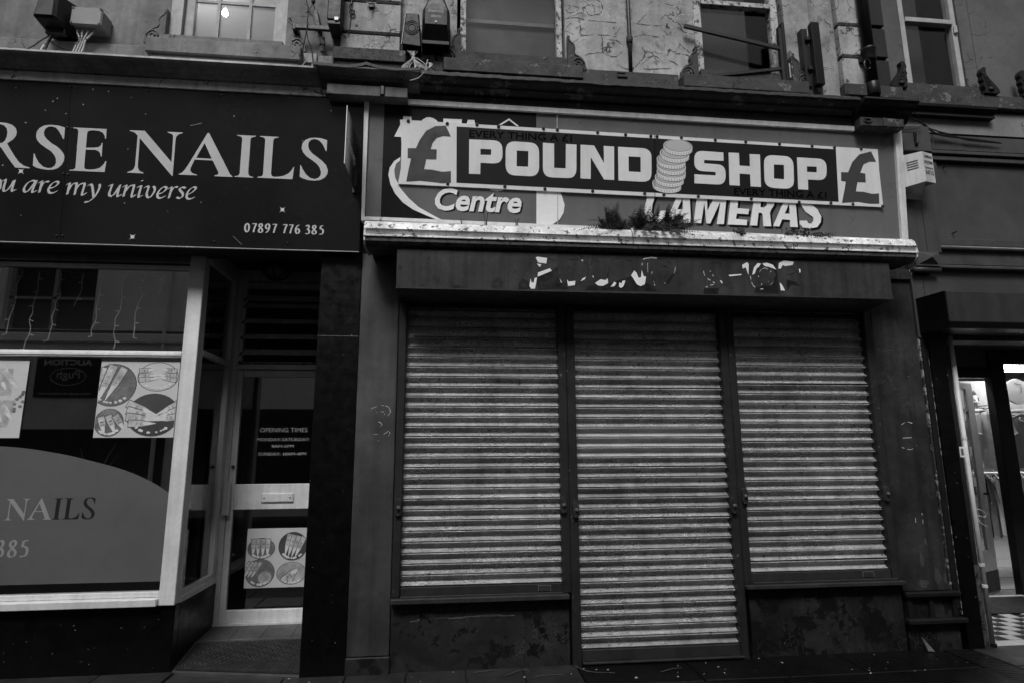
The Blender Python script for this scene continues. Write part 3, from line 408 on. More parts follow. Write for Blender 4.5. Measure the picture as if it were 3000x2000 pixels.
def slab(x0, x1, y0, y1, mat, dz):
    g = .004
    put('paving_slab', MB().hexa([(x0+g, y0+g, -.05), (x1-g, y0+g, -.05), (x1-g, y1-g, -.05), (x0+g, y1-g, -.05)],
        [(x0+g, y0+g, dz+random.uniform(-.003, .003)), (x1-g, y0+g, dz+random.uniform(-.003, .003)), (x1-g, y1-g, dz), (x0+g, y1-g, dz)]), mat, pav, bev=.005)
xs = [-5.2, -4.3, -3.35, -2.404, -1.915, -1.1, -.681, -.265, .149, .55, .945]
for a, b in zip(xs, xs[1:]): slab(a, b, -.385, .235 if b <= -1.9 else .02, 'paving_edge', 0.)
xs2 = [.945, 1.755, 2.36, 2.95, 3.80]
for a, b in zip(xs2, xs2[1:]): slab(a, b, -.385, .02, 'paving', 0.)
slab(4.06, 4.9, -.385, .10, 'paving_edge', .004); slab(4.9, 5.8, -.385, .10, 'paving_edge', .004); slab(5.8, 6.8, -.385, .1, 'paving_edge', .004)
off = 0
for y0, y1 in ((-.985, -.385), (-1.585, -.985), (-2.25, -1.585)):
    off = (off+.37) % .9; x = -6+off
    while x < 7: slab(x, x+.88, y0, y1, 'paving', -.002); x += .88
# drain grating between the shops
dr = thing('drain_grating', 'narrow cast drain grating set in the pavement by the clothes shop doorway', 'drain', (3.93, -.2, 0))
put('frame', B(3.805, 4.055, -.8, .0, -.05, -.012), 'black_metal', dr)
for i in range(26):
    y = -.79+i*.0305; put('bar', B(3.825, 4.035, y, y+.016, -.012, .001), 'black_metal', dr)

# ================================================================== helpers for fronts
def wall_holes(x0, x1, z0, z1, y0, y1, holes):
    m = MB(); X = sorted({x0, x1, *[h[0] for h in holes], *[h[1] for h in holes]})
    for a, b in zip(X, X[1:]):
        hs = sorted([h for h in holes if h[0] <= a and h[1] >= b], key=lambda h: h[2]); z = z0
        for h in hs:
            if h[2] > z: m.box(a, b, y0, y1, z, h[2])
            z = h[3]
        if z < z1: m.box(a, b, y0, y1, z, z1)
    return m
CORN = [(.06, 4.50), (-.34, 4.435), (-.347, 4.415), (-.33, 4.40), (-.29, 4.392), (-.272, 4.378), (-.277, 4.371), (-.270, 4.365), (-.245, 4.360), (-.226, 4.352), (-.222, 4.348), (-.190, 4.347), (.06, 4.347)]
def scroll(name, x, z, h, w, flip, mat, parent, Y=.05):
    """S-scroll bracket standing on a sill; its tall back edge is at x"""
    s = -1 if flip else 1
    out = [(0, 0), (1., 0), (1.03, .12), (.98, .25), (.85, .36), (.62, .44), (.47, .47), (.42, .55), (.46, .64), (.38, .76), (.22, .83), (.13, .90), (.16, .97), (.0, 1.)]
    pts = [(x+s*p[0]*w, z+p[1]*h) for p in smooth(out, 3)]
    o = put(name, MB().plate(pts, [], flat(Y), .05), mat, parent, bev=.003)
    cx, cz = x+s*.58*w, z+.2*h; sp = [(cx+s*math.cos(t)*(.34*w*(1-t/13)), Y-.052, cz+math.sin(t)*(.17*h*(1-t/13))) for t in [i*.45 for i in range(24)]]
    put('volute', MB().tube(sp, .008, 5), mat, o, shade=True)
    rim = [(p[0]-s*.012, Y-.05, p[1]-.006) for p in [(x+s*q[0]*w, z+q[1]*h) for q in smooth(out[1:-1], 3)]]
    put('rim', MB().tube(rim, .006, 5), mat, o, shade=True)
    return o
def leaf_ornament(x, z, flip, parent):
    s = -1 if flip else 1
    out = [(.1, 0), (.95, 0), (1., .12), (.9, .26), (.68, .43), (.45, .62), (.33, .80), (.36, .98), (.17, 1.), (.02, .82), (.09, .68), (.03, .54), (.12, .44), (.07, .3), (.16, .15)]
    w, h = .165, .26
    pts = [(x+s*p[0]*w, z+p[1]*h) for p in smooth(out, 3)]
    o = put('leaf_ornament', MB().plate(pts, [], flat(-.02), .05), 'moulding_black', parent, bev=.004)
    for k in range(4):
        pa = [(x+s*w*(.62-.10*k-.34*t*(1-.12*k)), -.074, z+h*(.10+.14*k+.28*t)) for t in (0, .3, .6, 1)]
        put('vein', MB().tube(pa, .009, 5, .003), 'moulding_black', o, shade=True)
    put('berry', MB().lathe([(.0, -.03), (.02, -.025), (.028, 0), (.02, .025), (0, .03)], (x+s*w*.45, -.06, z+.04), 'y', 10), 'moulding_black', o, shade=True)

def sash(name, x0, x1, z0, z1, Y, mat, parent, fw_=.05, rail=None, glass='glass', bars=()):
    """window: the frame mesh with its panes and bars as children"""
    m = MB(); m.box(x0, x0+fw_, Y-.03, Y+.05, z0, z1).box(x1-fw_, x1, Y-.03, Y+.05, z0, z1).box(x0+fw_, x1-fw_, Y-.028, Y+.048, z1-.05, z1).box(x0+fw_, x1-fw_, Y-.028, Y+.048, z0, z0+.035)
    o = put(name, m, mat, parent, bev=.004)
    if rail:
        put('meeting_rail', B(x0+fw_, x1-fw_, Y-.045, Y+.02, rail, rail+.05), mat, o, bev=.004)
        put('pane', B(x0+fw_-.005, x1-fw_+.005, Y+.004, Y+.008, rail+.03, z1-.04), glass, o); put('pane', B(x0+fw_-.005, x1-fw_+.005, Y+.012, Y+.016, z0+.03, rail+.02), glass, o)
    else: put('pane', B(x0+fw_-.005, x1-fw_+.005, Y+.010, Y+.014, z0+.03, z1-.04), glass, o)
    for bx in bars:
        put('glazing_bar', B(*bx), mat, o)
    return o

# ================================================================== LEFT BUILDING (nail salon below)
LB = thing('terraced_building', 'pale rendered building with the nail salon at street level', 'building', (-3.4, .3, 0))
put('upper_wall', wall_holes(-6.5, -.94, 4.48, 8.2, .05, .32, [(-2.33, -1.40, 4.86, 6.5)]), 'plaster_left', LB)
put('cornice', MB().sweep(CORN, -6.5, -1.03), 'cornice_left', LB)
put('frieze', B(-6.5, -.99, -.205, .0, 4.268, 4.345), 'frieze_left_lit', LB, bev=.004)
put('fascia_backing', B(-6.5, -.705, .01, .25, 3.065, 4.47), 'interior_dark', LB)
w1 = sash('window', -2.235, -1.44, 4.872, 6.45, .12, 'cream_frame', LB, .075, None, 'glass_obscure',
    [(-1.99, -1.965, .105, .128, 4.907, 6.4), (-1.735, -1.71, .105, .128, 4.907, 6.4), (-2.16, -1.515, .107, .127, 5.275, 5.30), (-2.16, -1.515, .107, .127, 5.68, 5.705)])
put('reveal', MB().box(-2.33, -2.237, .052, .2, 4.86, 6.5).box(-1.438, -1.40, .052, .2, 4.86, 6.5), 'cream_frame', w1)
put('sill', B(-2.43, -1.235, -.085, .15, 4.655, 4.785), 'plaster_left', w1, bev=.006)
put('sill_moulding', B(-2.40, -1.26, -.06, .045, 4.60, 4.652), 'plaster_left', w1, bev=.006)
put('sill_upstand', B(-2.33, -1.40, -.02, .2, 4.787, 4.86), 'plaster_left', w1)
scroll('scroll_bracket', -2.335, 4.79, .32, .15, True, 'plaster_left', LB); scroll('scroll_bracket', -1.385, 4.79, .33, .155, False, 'plaster_left', LB)
put('wall_plinth', B(-6.5, -2.435, .0, .048, 4.60, 4.76), 'plaster_left', LB, bev=.008)
# shop front
put('pilaster', B(-1.0, -.69, .0, 1.2, -.02, 3.06), 'black_tile', LB, bev=.004)
put('tile_joint', B(-.998, -.692, -.0015, .0, 2.397, 2.402), 'stain', LB)
put('stall_riser', MB().box(-6.2, -1.94, .22, .30, -.02, .447).box(-1.97, -1.94, .302, 1.0, -.02, .44), 'black_tile', LB, bev=.004)
sw = put('shop_window', MB().box(-2.05, -1.938, .19, .30, .452, 3.16), 'alu', LB, bev=.004)
put('sill', MB().box(-6.2, -2.052, .16, .30, .452, .505), 'alu', sw, bev=.005)
put('sill_lip', B(-6.2, -2.06, .215, .28, .507, .545), 'alu', sw, bev=.004)
put('transom', MB().box(-6.2, -2.052, .20, .27, 2.25, 2.302), 'alu', sw, bev=.006)
put('transom_bead', B(-6.2, -2.055, .193, .199, 2.268, 2.284), 'alu', sw)
put('head', MB().box(-6.2, -2.052, .20, .27, 3.0, 3.15), 'grey_plastic', sw, bev=.004)
put('head_bead', B(-6.2, -2.055, .206, .26, 2.955, 2.985), 'alu', sw, bev=.003)
put('head_board', B(-6.2, -1.94, .1, .19, 3.10, 3.17), 'dark_paint', sw)
put('post', B(-4.55, -4.47, .19, .28, .505, 3.0), 'alu', sw, bev=.004)
put('pane', B(-6.2, -2.05, .235, .241, .545, 2.25), 'glass', sw); put('pane', B(-6.2, -2.05, .235, .241, 2.302, 2.96), 'glass_dirty', sw)
# return of the window along the entrance
rw = put('side_window', MB().box(-1.985, -1.94, .302, 1.0, .442, .49).box(-1.985, -1.95, .302, 1.0, .492, .53), 'alu', LB, bev=.004)
put('transom', B(-1.985, -1.935, .302, .90, 2.285, 2.33), 'alu', rw, bev=.004)
put('head', B(-1.985, -1.94, .302, .90, 3.05, 3.2), 'alu', rw, bev=.004)
put('post', B(-1.985, -1.94, .902, .985, .532, 3.2), 'alu', rw, bev=.004)
put('pane', B(-1.966, -1.961, .30, .905, .52, 2.29), 'glass', rw); put('pane', B(-1.966, -1.961, .30, .905, 2.33, 3.06), 'glass', rw)
# door
dz = lambda z: (z-1.53)*5.6/5.7+1.53
df = put('door_frame', MB().box(-1.955, -1.905, .99, 1.06, .10, 3.2).box(-1.905, -.98, .995, 1.055, 2.272, 2.318).box(-1.905, -.98, .995, 1.055, 3.10, 3.2), 'alu', LB, bev=.004)
dr_ = put('door', MB().box(-1.903, -1.85, 1.0, 1.045, .115, 2.262).box(-1.055, -.99, 1.0, 1.045, .115, 2.262).box(-1.85, -1.055, 1.002, 1.043, 2.205, 2.262).box(-1.85, -1.055, 1.002, 1.043, .115, .215), 'alu', LB, bev=.004)
put('mid_rail', B(-1.85, -1.055, .996, 1.045, dz(1.031), dz(1.251)), 'alu', dr_, bev=.004)
put('letter_plate', B(-1.617, -1.342, .984, .996, dz(1.09), dz(1.171)), 'alu_frame', dr_, bev=.004)
put('letter_flap', B(-1.605, -1.354, .981, .984, dz(1.10), dz(1.162)), 'alu', dr_)
for x in (-1.59, -1.37): put('screw', MB().lathe([(.006, 0), (.006, .004)], (x, .976, dz(1.13)), 'y', 8), 'screw_black', dr_)
put('handle', MB().box(-1.93, -1.87, .955, .97, dz(.985), dz(1.272)).box(-1.905, -1.895, .97, 1.0, dz(1.0), dz(1.03)).box(-1.905, -1.895, .97, 1.0, dz(1.23), dz(1.26)), 'alu_frame', dr_, bev=.004)
put('cylinder_lock', MB().lathe([(.014, 0), (.014, .012), (.004, .013)], (-1.876, .988, dz(1.405)), 'y', 12), 'screw_black', dr_)
put('pane', B(-1.852, -1.052, 1.02, 1.026, .21, dz(1.03)), 'glass', dr_); put('pane', B(-1.852, -1.052, 1.02, 1.026, dz(1.25), 2.21), 'glass', dr_)
lv = put('louvre_window', MB().box(-1.903, -1.875, 1.0, 1.05, 2.32, 3.1).box(-1.02, -.99, 1.0, 1.05, 2.32, 3.1).box(-1.875, -1.02, 1.005, 1.05, 3.03, 3.08), 'alu', LB)
for zt, zb in ((3.02, 2.90), (2.945, 2.835), (2.80, 2.69), (2.655, 2.545), (2.515, 2.40), (2.375, 2.335)):
    put('louvre_blade', MB().hexa([(-1.872, .955, zb), (-1.022, .955, zb), (-1.022, .961, zb-.002), (-1.872, .961, zb-.002)], [(-1.872, 1.05, zt-.05), (-1.022, 1.05, zt-.05), (-1.022, 1.056, zt-.052), (-1.872, 1.056, zt-.052)]), 'louvre_glass', lv)
    put('blade_clip', MB().hexa([(-1.885, .95, zb-.008), (-1.868, .95, zb-.008), (-1.868, .965, zb+.008), (-1.885, .965, zb+.008)], [(-1.885, 1.045, zt-.06), (-1.868, 1.045, zt-.06), (-1.868, 1.06, zt-.042), (-1.885, 1.06, zt-.042)]), 'black_plastic', lv)
put('entrance_ceiling', B(-1.95, -.7, .1, 1.1, 3.2, 3.26), 'interior_dark', LB)
stp = put('entrance_step', MB().add([(-1.94, .235, -.004), (-1.0, .02, -.004), (-1.0, .64, .075), (-1.94, .64, .075), (-1.94, 1.1, .105), (-1.0, 1.1, .105), (-1.94, .235, -.05), (-1.0, .02, -.05), (-1.0, 1.1, -.05), (-1.94, 1.1, -.05)],
    [(0, 1, 2, 3), (3, 2, 5, 4), (6, 7, 1, 0), (6, 0, 3, 4, 9), (7, 8, 5, 2, 1), (8, 9, 4, 5)]), 'concrete_step', LB)
for i in range(4):
    x = -1.93+i*.236; put('floor_tile', MB().hexa([(x, .66, .07), (x+.23, .66, .07), (x+.23, .97, .09), (x, .97, .09)], [(x, .66, .081), (x+.23, .66, .081), (x+.23, .97, .101), (x, .97, .101)]), 'concrete_step', stp, bev=.003)
put('door_threshold', B(-1.95, -1.0, .98, 1.06, .09, .114), 'alu_frame', LB)
# salon interior
put('interior_wall', MB().box(-6.2, -.7, 4.2, 4.3, -.02, 3.3).box(-6.3, -6.2, .3, 4.3, -.02, 3.3).box(-.75, -.69, 1.2, 4.3, -.02, 3.3), 'interior_mid', LB)
put('interior_floor', B(-6.2, -.7, .3, 4.3, -.06, -.025), 'interior_dark', LB); put('interior_ceiling', B(-6.2, -.7, .3, 4.3, 3.28, 3.34), 'interior_mid', LB)
put('display_shelf', B(-6.0, -1.99, .302, .75, .50, .535), 'reflection_shelf_grey', LB, bev=.003)
put('display_back', B(-6.0, -2.3, 1.5, 1.54, -.02, 1.75), 'interior_dark', LB)
put('upstairs_room', MB().box(-3.3, -.5, 1.7, 1.75, 4.5, 7.).box(-3.3, -.5, .33, 1.75, 6.95, 7.).box(-3.35, -3.3, .33, 1.75, 4.5, 7.).box(-.55, -.5, .33, 1.75, 4.5, 7.).box(-3.3, -.5, .33, 1.75, 4.45, 4.5), 'interior_mid', LB)
put('roof', B(-6.5, -.94, .05, 5, 8.2, 8.3), 'roof_slate', LB); put('rear_wall', B(-6.5, -.94, 4.9, 5., -.02, 8.2), 'interior_dark', LB)  # unseen flat roof, put on to stop light leaking in
put('curtain', MB().add([(-2.2+i*.035, .30+.02*math.sin(i*1.3), z) for i in range(12) for z in (4.5, 5.05+.05*math.sin(i*.9))], [(2*i, 2*i+1, 2*i+3, 2*i+2) for i in range(11)]), 'cloth_grey', w1)

# ================================================================== MIDDLE BUILDING (shuttered shop below)
BB = thing('terraced_building', 'building with flaking cracked render above the closed roller shutters', 'building', (1.5, .3, 0))
put('upper_wall', wall_holes(-.94, 4.01, 4.48, 8.2, .05, .32, [(.03, .985, 4.86, 6.6), (2.19, 3.065, 4.84, 6.6)]), 'plaster_mid', BB)
# rusticated pier between the two buildings
pr = put('pier', B(-.92, -.465, .0, .048, 4.60, 8.2), 'moulding_black', BB)
for z0, z1 in ((4.81, 4.968), (4.997, 5.27), (5.30, 5.57), (5.60, 5.87), (5.90, 6.17), (6.2, 8.1)):
    put('pier_block', B(-.935, -.447, -.03, .046, z0, z1), 'plaster_mid', pr, bev=.006)
put('pier_base', B(-.98, -.392, -.08, .046, 4.695, 4.808), 'stone_dark', pr, bev=.006)
put('pier_moulding', MB().sweep([(.046, 4.692), (-.06, 4.692), (-.055, 4.66), (-.03, 4.63), (-.05, 4.60), (.046, 4.60)], -.965, -.405), 'stone_dark', pr)
put('pier_foot', B(-1.11, -.985, -.03, .046, 4.62, 4.75), 'plaster_left', pr, bev=.01)
for a, b, c in ((-.388, -.08, 4.79), (1.112, 1.992, 4.80), (3.17, 3.44, 4.77)): put('wall_plinth', B(a, b, .0, .047, 4.58, c), 'stone_dark', BB, bev=.008)
# console above the party wall
cs = put('console', MB().sweep([(y-.03 if y < 0 else y, z) for y, z in CORN[:-2]]+[(-.235, 4.33), (.0, 4.33)], -1.02, -.26), 'console_stone', BB)
put('console_block', B(-.965, -.35, -.295, .0, 4.238, 4.326), 'console_stone', cs, bev=.005)
put('lead_flashing', MB().add([(x, y, z+.02*math.exp(-((x+.66)/.05)**2)-.012*math.sin((x+1.05)*7.8)**2+random.uniform(-.003, .003)) for x in [-1.07+i*.034 for i in range(25)] for y, z in ((.0, 4.52), (-.375, 4.452), (-.38, 4.425))], [(i*3+k, i*3+k+1, i*3+k+4, i*3+k+3) for i in range(24) for k in (0, 1)]), 'lead', cs)
put('iron_bracket', MB().box(-.56, -.525, -.312, -.296, 4.245, 4.325), 'black_metal', cs, bev=.006)
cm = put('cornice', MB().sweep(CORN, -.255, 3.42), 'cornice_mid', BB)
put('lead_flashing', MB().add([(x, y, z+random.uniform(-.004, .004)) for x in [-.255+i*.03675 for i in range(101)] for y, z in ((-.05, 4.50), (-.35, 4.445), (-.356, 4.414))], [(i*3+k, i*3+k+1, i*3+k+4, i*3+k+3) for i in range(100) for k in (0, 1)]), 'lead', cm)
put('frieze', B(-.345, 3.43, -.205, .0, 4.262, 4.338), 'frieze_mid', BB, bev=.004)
ce = put('end_console', MB().sweep([(y-.04 if y < 0 else y, z) for y, z in CORN[:-2]]+[(-.22, 4.30), (.0, 4.30)], 3.435, 3.93), 'moulding_black', BB)
put('console_block', B(3.44, 3.84, -.30, .0, 4.212, 4.298), 'stone_dark', ce, bev=.008)
put('console_moulding', MB().tube([(3.50+.03*math.cos(t), -.305, 4.262+.018*math.sin(t)) for t in [i*.6 for i in range(11)]], .008, 5), 'stone_dark', ce)
put('console_moulding', B(3.64, 3.67, -.312, -.3, 4.215, 4.295), 'stone_dark', ce, bev=.006)
cd_ = MB(); cl_ = MB()
for c in CRACKS:
    scratch(cd_, c, flat(.05), .0055, .15); scratch(cl_, [(x, z-.005) for x, z in c], flat(.05), .0028, .5)  # pale line under each crack paints its highlighted lower edge
tag(put('render_crack', cd_, 'peel_dark', BB), kind='stuff'); tag(put('crack_lit_edge', cl_, 'crack_highlight', BB), kind='stuff')
# windows
w2 = sash('window', .06, .962, 4.878, 6.6, .10, 'flaking_frame', BB, .05, 5.95, 'glass_upper')
put('sill', B(-.078, 1.108, -.085, .15, 4.646, 4.768), 'stone_dark', w2, bev=.006); put('sill_upstand', B(.03, .985, -.02, .2, 4.77, 4.876), 'stone_dark', w2); put('sill_moulding', B(-.05, 1.08, -.06, .046, 4.595, 4.643), 'stone_dark', w2, bev=.006)
put('room_dark_sheet', B(.09, .94, .30, .31, 4.86, 6.58), 'room_dark_grey', w2)  # grey sheet standing in for the dark room behind the glass
for z in (5.41, 4.98): put('rail_reflection', B(.1, .93, .27, .295, z-.02, z+.015), 'reflection_shelf_grey', w2)  # pale bars painting the sash rails' reflections
w3 = sash('window', 2.20, 3.02, 4.855, 6.6, .10, 'flaking_frame', BB, .07, 5.58, 'glass_upper')
put('sill', B(2.0, 3.16, -.085, .15, 4.632, 4.752), 'stone_dark', w3, bev=.006); put('sill_upstand', B(2.19, 3.065, -.02, .2, 4.754, 4.853), 'stone_dark', w3); put('sill_moulding', B(2.03, 3.13, -.06, .046, 4.59, 4.629), 'stone_dark', w3, bev=.006)
put('room_dark_sheet', B(2.2, 2.85, .34, .35, 4.83, 6.58), 'room_dark_grey', w3)  # sheet in place of the dark interior
scroll('scroll_bracket', .062, 4.772, .345, .155, True, 'stone_dark', BB); scroll('scroll_bracket', .995, 4.772, .345, .155, False, 'stone_dark', BB)
scroll('scroll_bracket', 2.18, 4.756, .34, .16, True, 'stone_dark', BB); scroll('scroll_bracket', 3.078, 4.756, .335, .16, False, 'stone_dark', BB)
# right pier: half round shaft and two block columns (one pale, one dark)
sh = [(3.43+.115*math.cos(t), .05-.075*math.sin(t)) for t in [math.pi*i/10 for i in range(11)]]
put('pier_shaft', MB().add([(x, y, z) for z in (4.60, 8.2) for x, y in sh], [(i, i+1, i+12, i+11) for i in range(10)]), 'plaster_mid', BB, shade=True)
pr2 = put('pier', B(3.56, 4.0, .0, .048, 4.6, 8.2), 'moulding_black', BB)
for z0, z1 in ((4.77, 5.055), (5.083, 5.385), (5.413, 5.71), (5.74, 6.04), (6.07, 8.1)):
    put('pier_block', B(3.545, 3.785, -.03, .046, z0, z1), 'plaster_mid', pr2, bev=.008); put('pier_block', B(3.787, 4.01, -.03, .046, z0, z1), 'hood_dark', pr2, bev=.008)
put('pier_base', MB().box(3.505, 3.765, -.08, .046, 4.645, 4.766).box(3.767, 4.075, -.075, .046, 4.642, 4.762), 'stone_dark', pr2, bev=.008)
put('pier_moulding', B(3.50, 4.06, -.05, .046, 4.595, 4.64), 'stone_dark', pr2, bev=.01)
# ground floor front
put('pilaster', B(-.688, -.392, .0, .12, .115, 3.06), 'pilaster_paint', BB, bev=.006)
put('pilaster_foot', B(-.692, -.386, -.012, .12, -.02, .113), 'stall_paint', BB, bev=.006)
pp = put('pilaster', B(3.552, 3.955, .0, .12, .43, 3.06), 'pilaster_paint_worn', BB, bev=.006)
put('plinth_block', MB().box(3.575, 4.01, .01, .12, -.02, .428), 'stall_paint_rot', pp)
put('plinth_moulding', B(3.56, 4.02, -.04, .01, .39, .43), 'moulding_black', pp, bev=.008); put('plinth_moulding', B(3.55, 4.045, -.05, .01, .195, .235), 'moulding_black', pp, bev=.008)
for x in (3.578, 3.76, 3.96): put('plinth_stile', B(x, x+.04, -.012, .01, .236, .388), 'moulding_black', pp)
put('capital', B(3.70, 3.95, -.03, .0, 2.95, 3.04), 'pilaster_paint_worn', pp, bev=.01)
put('stall_riser', B(-.386, .905, .012, .12, -.02, .463), 'stall_paint', BB); put('stall_riser', B(2.30, 3.55, .012, .12, -.02, .49), 'stall_paint_rot', BB)
put('sill', B(-.388, .90, -.06, .1, .464, .50), 'dark_paint', BB, bev=.005); put('sill', B(2.256, 3.55, -.06, .1, .491, .522), 'dark_paint', BB, bev=.005)
put('fascia_backing', B(-.70, 3.95, .03, .25, 2.62, 4.48), 'interior_dark', BB); put('shop_void', B(-.39, 3.55, .16, .2, -.02, 3.1), 'interior_dark', BB)
put('party_wall', MB().box(-.69, -.40, .125, 4.9, -.02, 3.1).box(3.56, 3.95, .125, 4.9, -.02, 3.1), 'interior_dark', BB)
put('upper_back', MB().box(-.45, 4.0, 1.8, 1.85, 4.5, 8.1).box(-.45, 4.0, .33, 1.8, 4.44, 4.48), 'interior_dark', BB)
put('roof', B(-.94, 4.01, .05, 5, 8.2, 8.3), 'roof_slate', BB); put('rear_wall', B(-.94, 4.01, 4.9, 5., -.02, 8.2), 'interior_dark', BB)  # flat roof out of view, added against light leaks
gm = MB()
for st in ([(-.578, 1.847), (-.514, 1.873), (-.454, 1.864), (-.434, 1.826), (-.454, 1.795)], [(-.539, 1.82), (-.491, 1.826), (-.474, 1.804)], [(-.547, 1.744), (-.515, 1.75), (-.493, 1.728), (-.512, 1.717)], [(-.555, 1.658), (-.48, 1.66), (-.44, 1.682), (-.442, 1.647), (-.521, 1.61)]):
    scratch(gm, st, flat(0), .002, .35)
tag(put('scratched_mark', gm, 'scratch_white', BB), kind='stuff')
gm = MB()
for st in ([(3.713, 1.724), (3.762, 1.748), (3.819, 1.736)], [(3.712, 1.618), (3.79, 1.621)], [(3.696, 1.542), (3.77, 1.524), (3.833, 1.558)], [(3.80, 1.02), (3.80, .96), (3.795, .90)], [(3.74, .985), (3.735, .95)]):
    scratch(gm, st, flat(0), .0025, .45)
tag(put('scratched_mark', gm, 'scratch_white', BB), kind='stuff')
for cx, cz, rx, rz in ((3.865, .535, .034, .07), (3.74, .485, .045, .035), (3.75, .66, .02, .065), (3.93, .52, .018, .06), (3.80, .80, .012, .03)):
    put('bare_patch', MB().plate([(cx+rx*random.uniform(.55, 1.1)*math.cos(t), cz+rz*random.uniform(.55, 1.1)*math.sin(t)) for t in [k*math.pi/9 for k in range(18)]], [], flat(0), .0012), 'pilaster_paint', BB)
gm = MB(); scratch(gm, [(-.25, .335), (-.1, .342), (.05, .348), (.25, .356), (.5, .352)], flat(.012), .005, .45); scratch(gm, [(-.2, .348), (.0, .352), (.2, .36), (.4, .36)], flat(.012), .003, .55); tag(put('scuff_mark', gm, 'old_grey', BB), kind='stuff')

# ================================================================== RIGHT BUILDING (clothes shop below)
RB = thing('terraced_building', 'smooth rendered building above the open clothes shop doorway', 'building', (6., .3, 0))
put('upper_wall', wall_holes(4.012, 9., 4.36, 8.2, .05, .32, [(4.235, 4.985, 4.85, 6.7), (5.75, 6.5, 4.85, 6.7)]), 'plaster_right', RB)
for x in (4.235, 5.75):
    w4 = sash('window', x+.03, x+.62, 4.85, 6.7, .10, 'cream_frame', RB, .05, 5.56, 'glass_upper')
    put('reveal', B(x+.625, x+.75, .055, .2, 4.85, 6.7), 'plaster_right', w4); put('sash_horn', MB().box(x+.575, x+.61, .045, .07, 5.46, 5.555), 'cream_frame', w4, bev=.01)
    put('room_dark_sheet', B(x+.05, x+.48, .35, .36, 4.83, 6.68), 'room_dark_grey', w4)  # dark interior given as a grey sheet
sb = put('sill_band', B(4.08, 9., -.05, .046, 4.62, 4.752), 'stone_dark', RB, bev=.006)
put('sill_upstand', B(4.15, 5.07, -.02, .2, 4.754, 4.848), 'stone_dark', sb)
put('sill_moulding', MB().sweep([(.046, 4.60), (-.10, 4.598), (-.095, 4.575), (-.05, 4.545), (-.06, 4.51), (.046, 4.51)], 4.1, 4.97), 'moulding_black', RB)
leaf_ornament(4.145, 4.765, True, RB); leaf_ornament(4.885, 4.76, False, RB); leaf_ornament(5.28, 4.755, False, RB)
put('plaster_band', B(4.0, 9., .0, .046, 4.37, 4.598), 'plaster_band', RB)
# fascia joinery
put('pilaster', B(3.962, 4.255, -.05, .2, 3.20, 4.125), 'wood_right', RB, bev=.005); put('pilaster_joint', B(4.115, 4.12, -.052, -.05, 3.21, 4.12), 'print_dark', RB)
put('pilaster_head', B(3.985, 4.262, -.09, .2, 4.127, 4.372), 'wood_right', RB, bev=.006)
put('bolt_plate', MB().box(4.095, 4.125, -.105, -.092, 4.18, 4.30).tube([(4.105, -.11, 4.19), (4.115, -.115, 4.29)], .008, 6), 'black_metal', RB)
cb = put('corbel', B(3.965, 4.19, -.09, .2, 3.06, 3.196), 'wood_right', RB, bev=.004)
put('pyramid', MB().add([(3.985, -.091, 3.08), (4.17, -.091, 3.08), (4.17, -.091, 3.185), (3.985, -.091, 3.185), (4.078, -.135, 3.13)], [(0, 1, 4), (1, 2, 4), (2, 3, 4), (3, 0, 4)]), 'wood_right', cb)
put('corbel_roll', MB().tube([(3.955, -.06, 3.035), (4.195, -.06, 3.035)], .028, 10), 'dark_paint', cb, shade=True)
put('pilaster_lower', B(3.957, 4.20, -.02, .2, 2.45, 3.0), 'wood_right', RB, bev=.004); put('pilaster_joint', B(4.06, 4.064, -.022, -.02, 2.78, 3.0), 'print_dark', RB)
put('fascia_panel', B(4.39, 9., .045, .06, 3.36, 4.09), 'panel_right', RB); put('fascia_surround', B(4.2, 9., .06, .25, 2.45, 4.37), 'wood_right', RB)
put('fascia_stile', B(4.262, 4.388, .02, .06, 3.36, 4.2), 'wood_right', RB, bev=.003)
for z0, z1, y in ((4.20, 4.352, -.0), (4.155, 4.19, -.02), (4.10, 4.145, .0)): put('fascia_moulding', B(4.262, 9., y, .06, z0, z1), 'wood_right', RB, bev=.006)
put('fascia_rail', B(4.21, 9., .0, .06, 3.29, 3.355), 'wood_right', RB, bev=.004); put('fascia_roll', MB().tube([(4.21, -.01, 3.262), (9., -.01, 3.262)], .022, 10), 'wood_right', RB, shade=True)
put('fascia_rail', B(4.21, 9., .01, .06, 3.115, 3.24), 'wood_right', RB, bev=.004); put('fascia_roll', B(4.21, 9., -.01, .06, 3.075, 3.108), 'wood_right', RB, bev=.008)
put('fascia_panel', B(4.21, 9., .05, .062, 2.7, 3.05), 'panel_right', RB)
for x, z in ((4.47, 4.05), (4.47, 3.42), (4.8, 3.32), (4.9, 4.17)): put('screw', MB().lathe([(.006, 0), (.006, .05)], (x, .0, z), 'y', 8), 'screw_black', RB)
# flaking strip, dark jamb boards, pier of the doorway
put('edge_strip', B(3.958, 3.972, -.008, .1, .43, 2.95), 'strip_flaking', RB); put('edge_strip', B(3.974, 4.022, -.016, .1, .30, 2.80), 'moulding_black', RB)
put('edge_strip', B(4.024, 4.029, -.015, .1, .25, 2.75), 'strip_flaking', RB)
put('jamb', B(4.034, 4.17, -.03, .1, -.02, 2.62), 'black_tile', RB, bev=.004); put('jamb', B(4.172, 4.236, .0, .1, .62, 2.5), 'dark_right', RB, bev=.004)
put('rubble_base', B(4.172, 4.240, .004, .1, -.02, .618), 'rubble', RB)
put('jamb_return', B(3.96, 4.235, .1, 1.5, -.02, 2.62), 'dark_right', RB)
put('entrance_ceiling', B(3.9, 9., .07, 1.5, 2.62, 2.7), 'interior_dark', RB)
ef = put('entrance_floor', B(4.2, 9., .0, 1.42, -.05, .006), 'tile_black', RB)
put('entrance_kerb', B(4.27, 9., .0, .105, -.03, .014), 'tile_white', RB, bev=.004)
T = .115
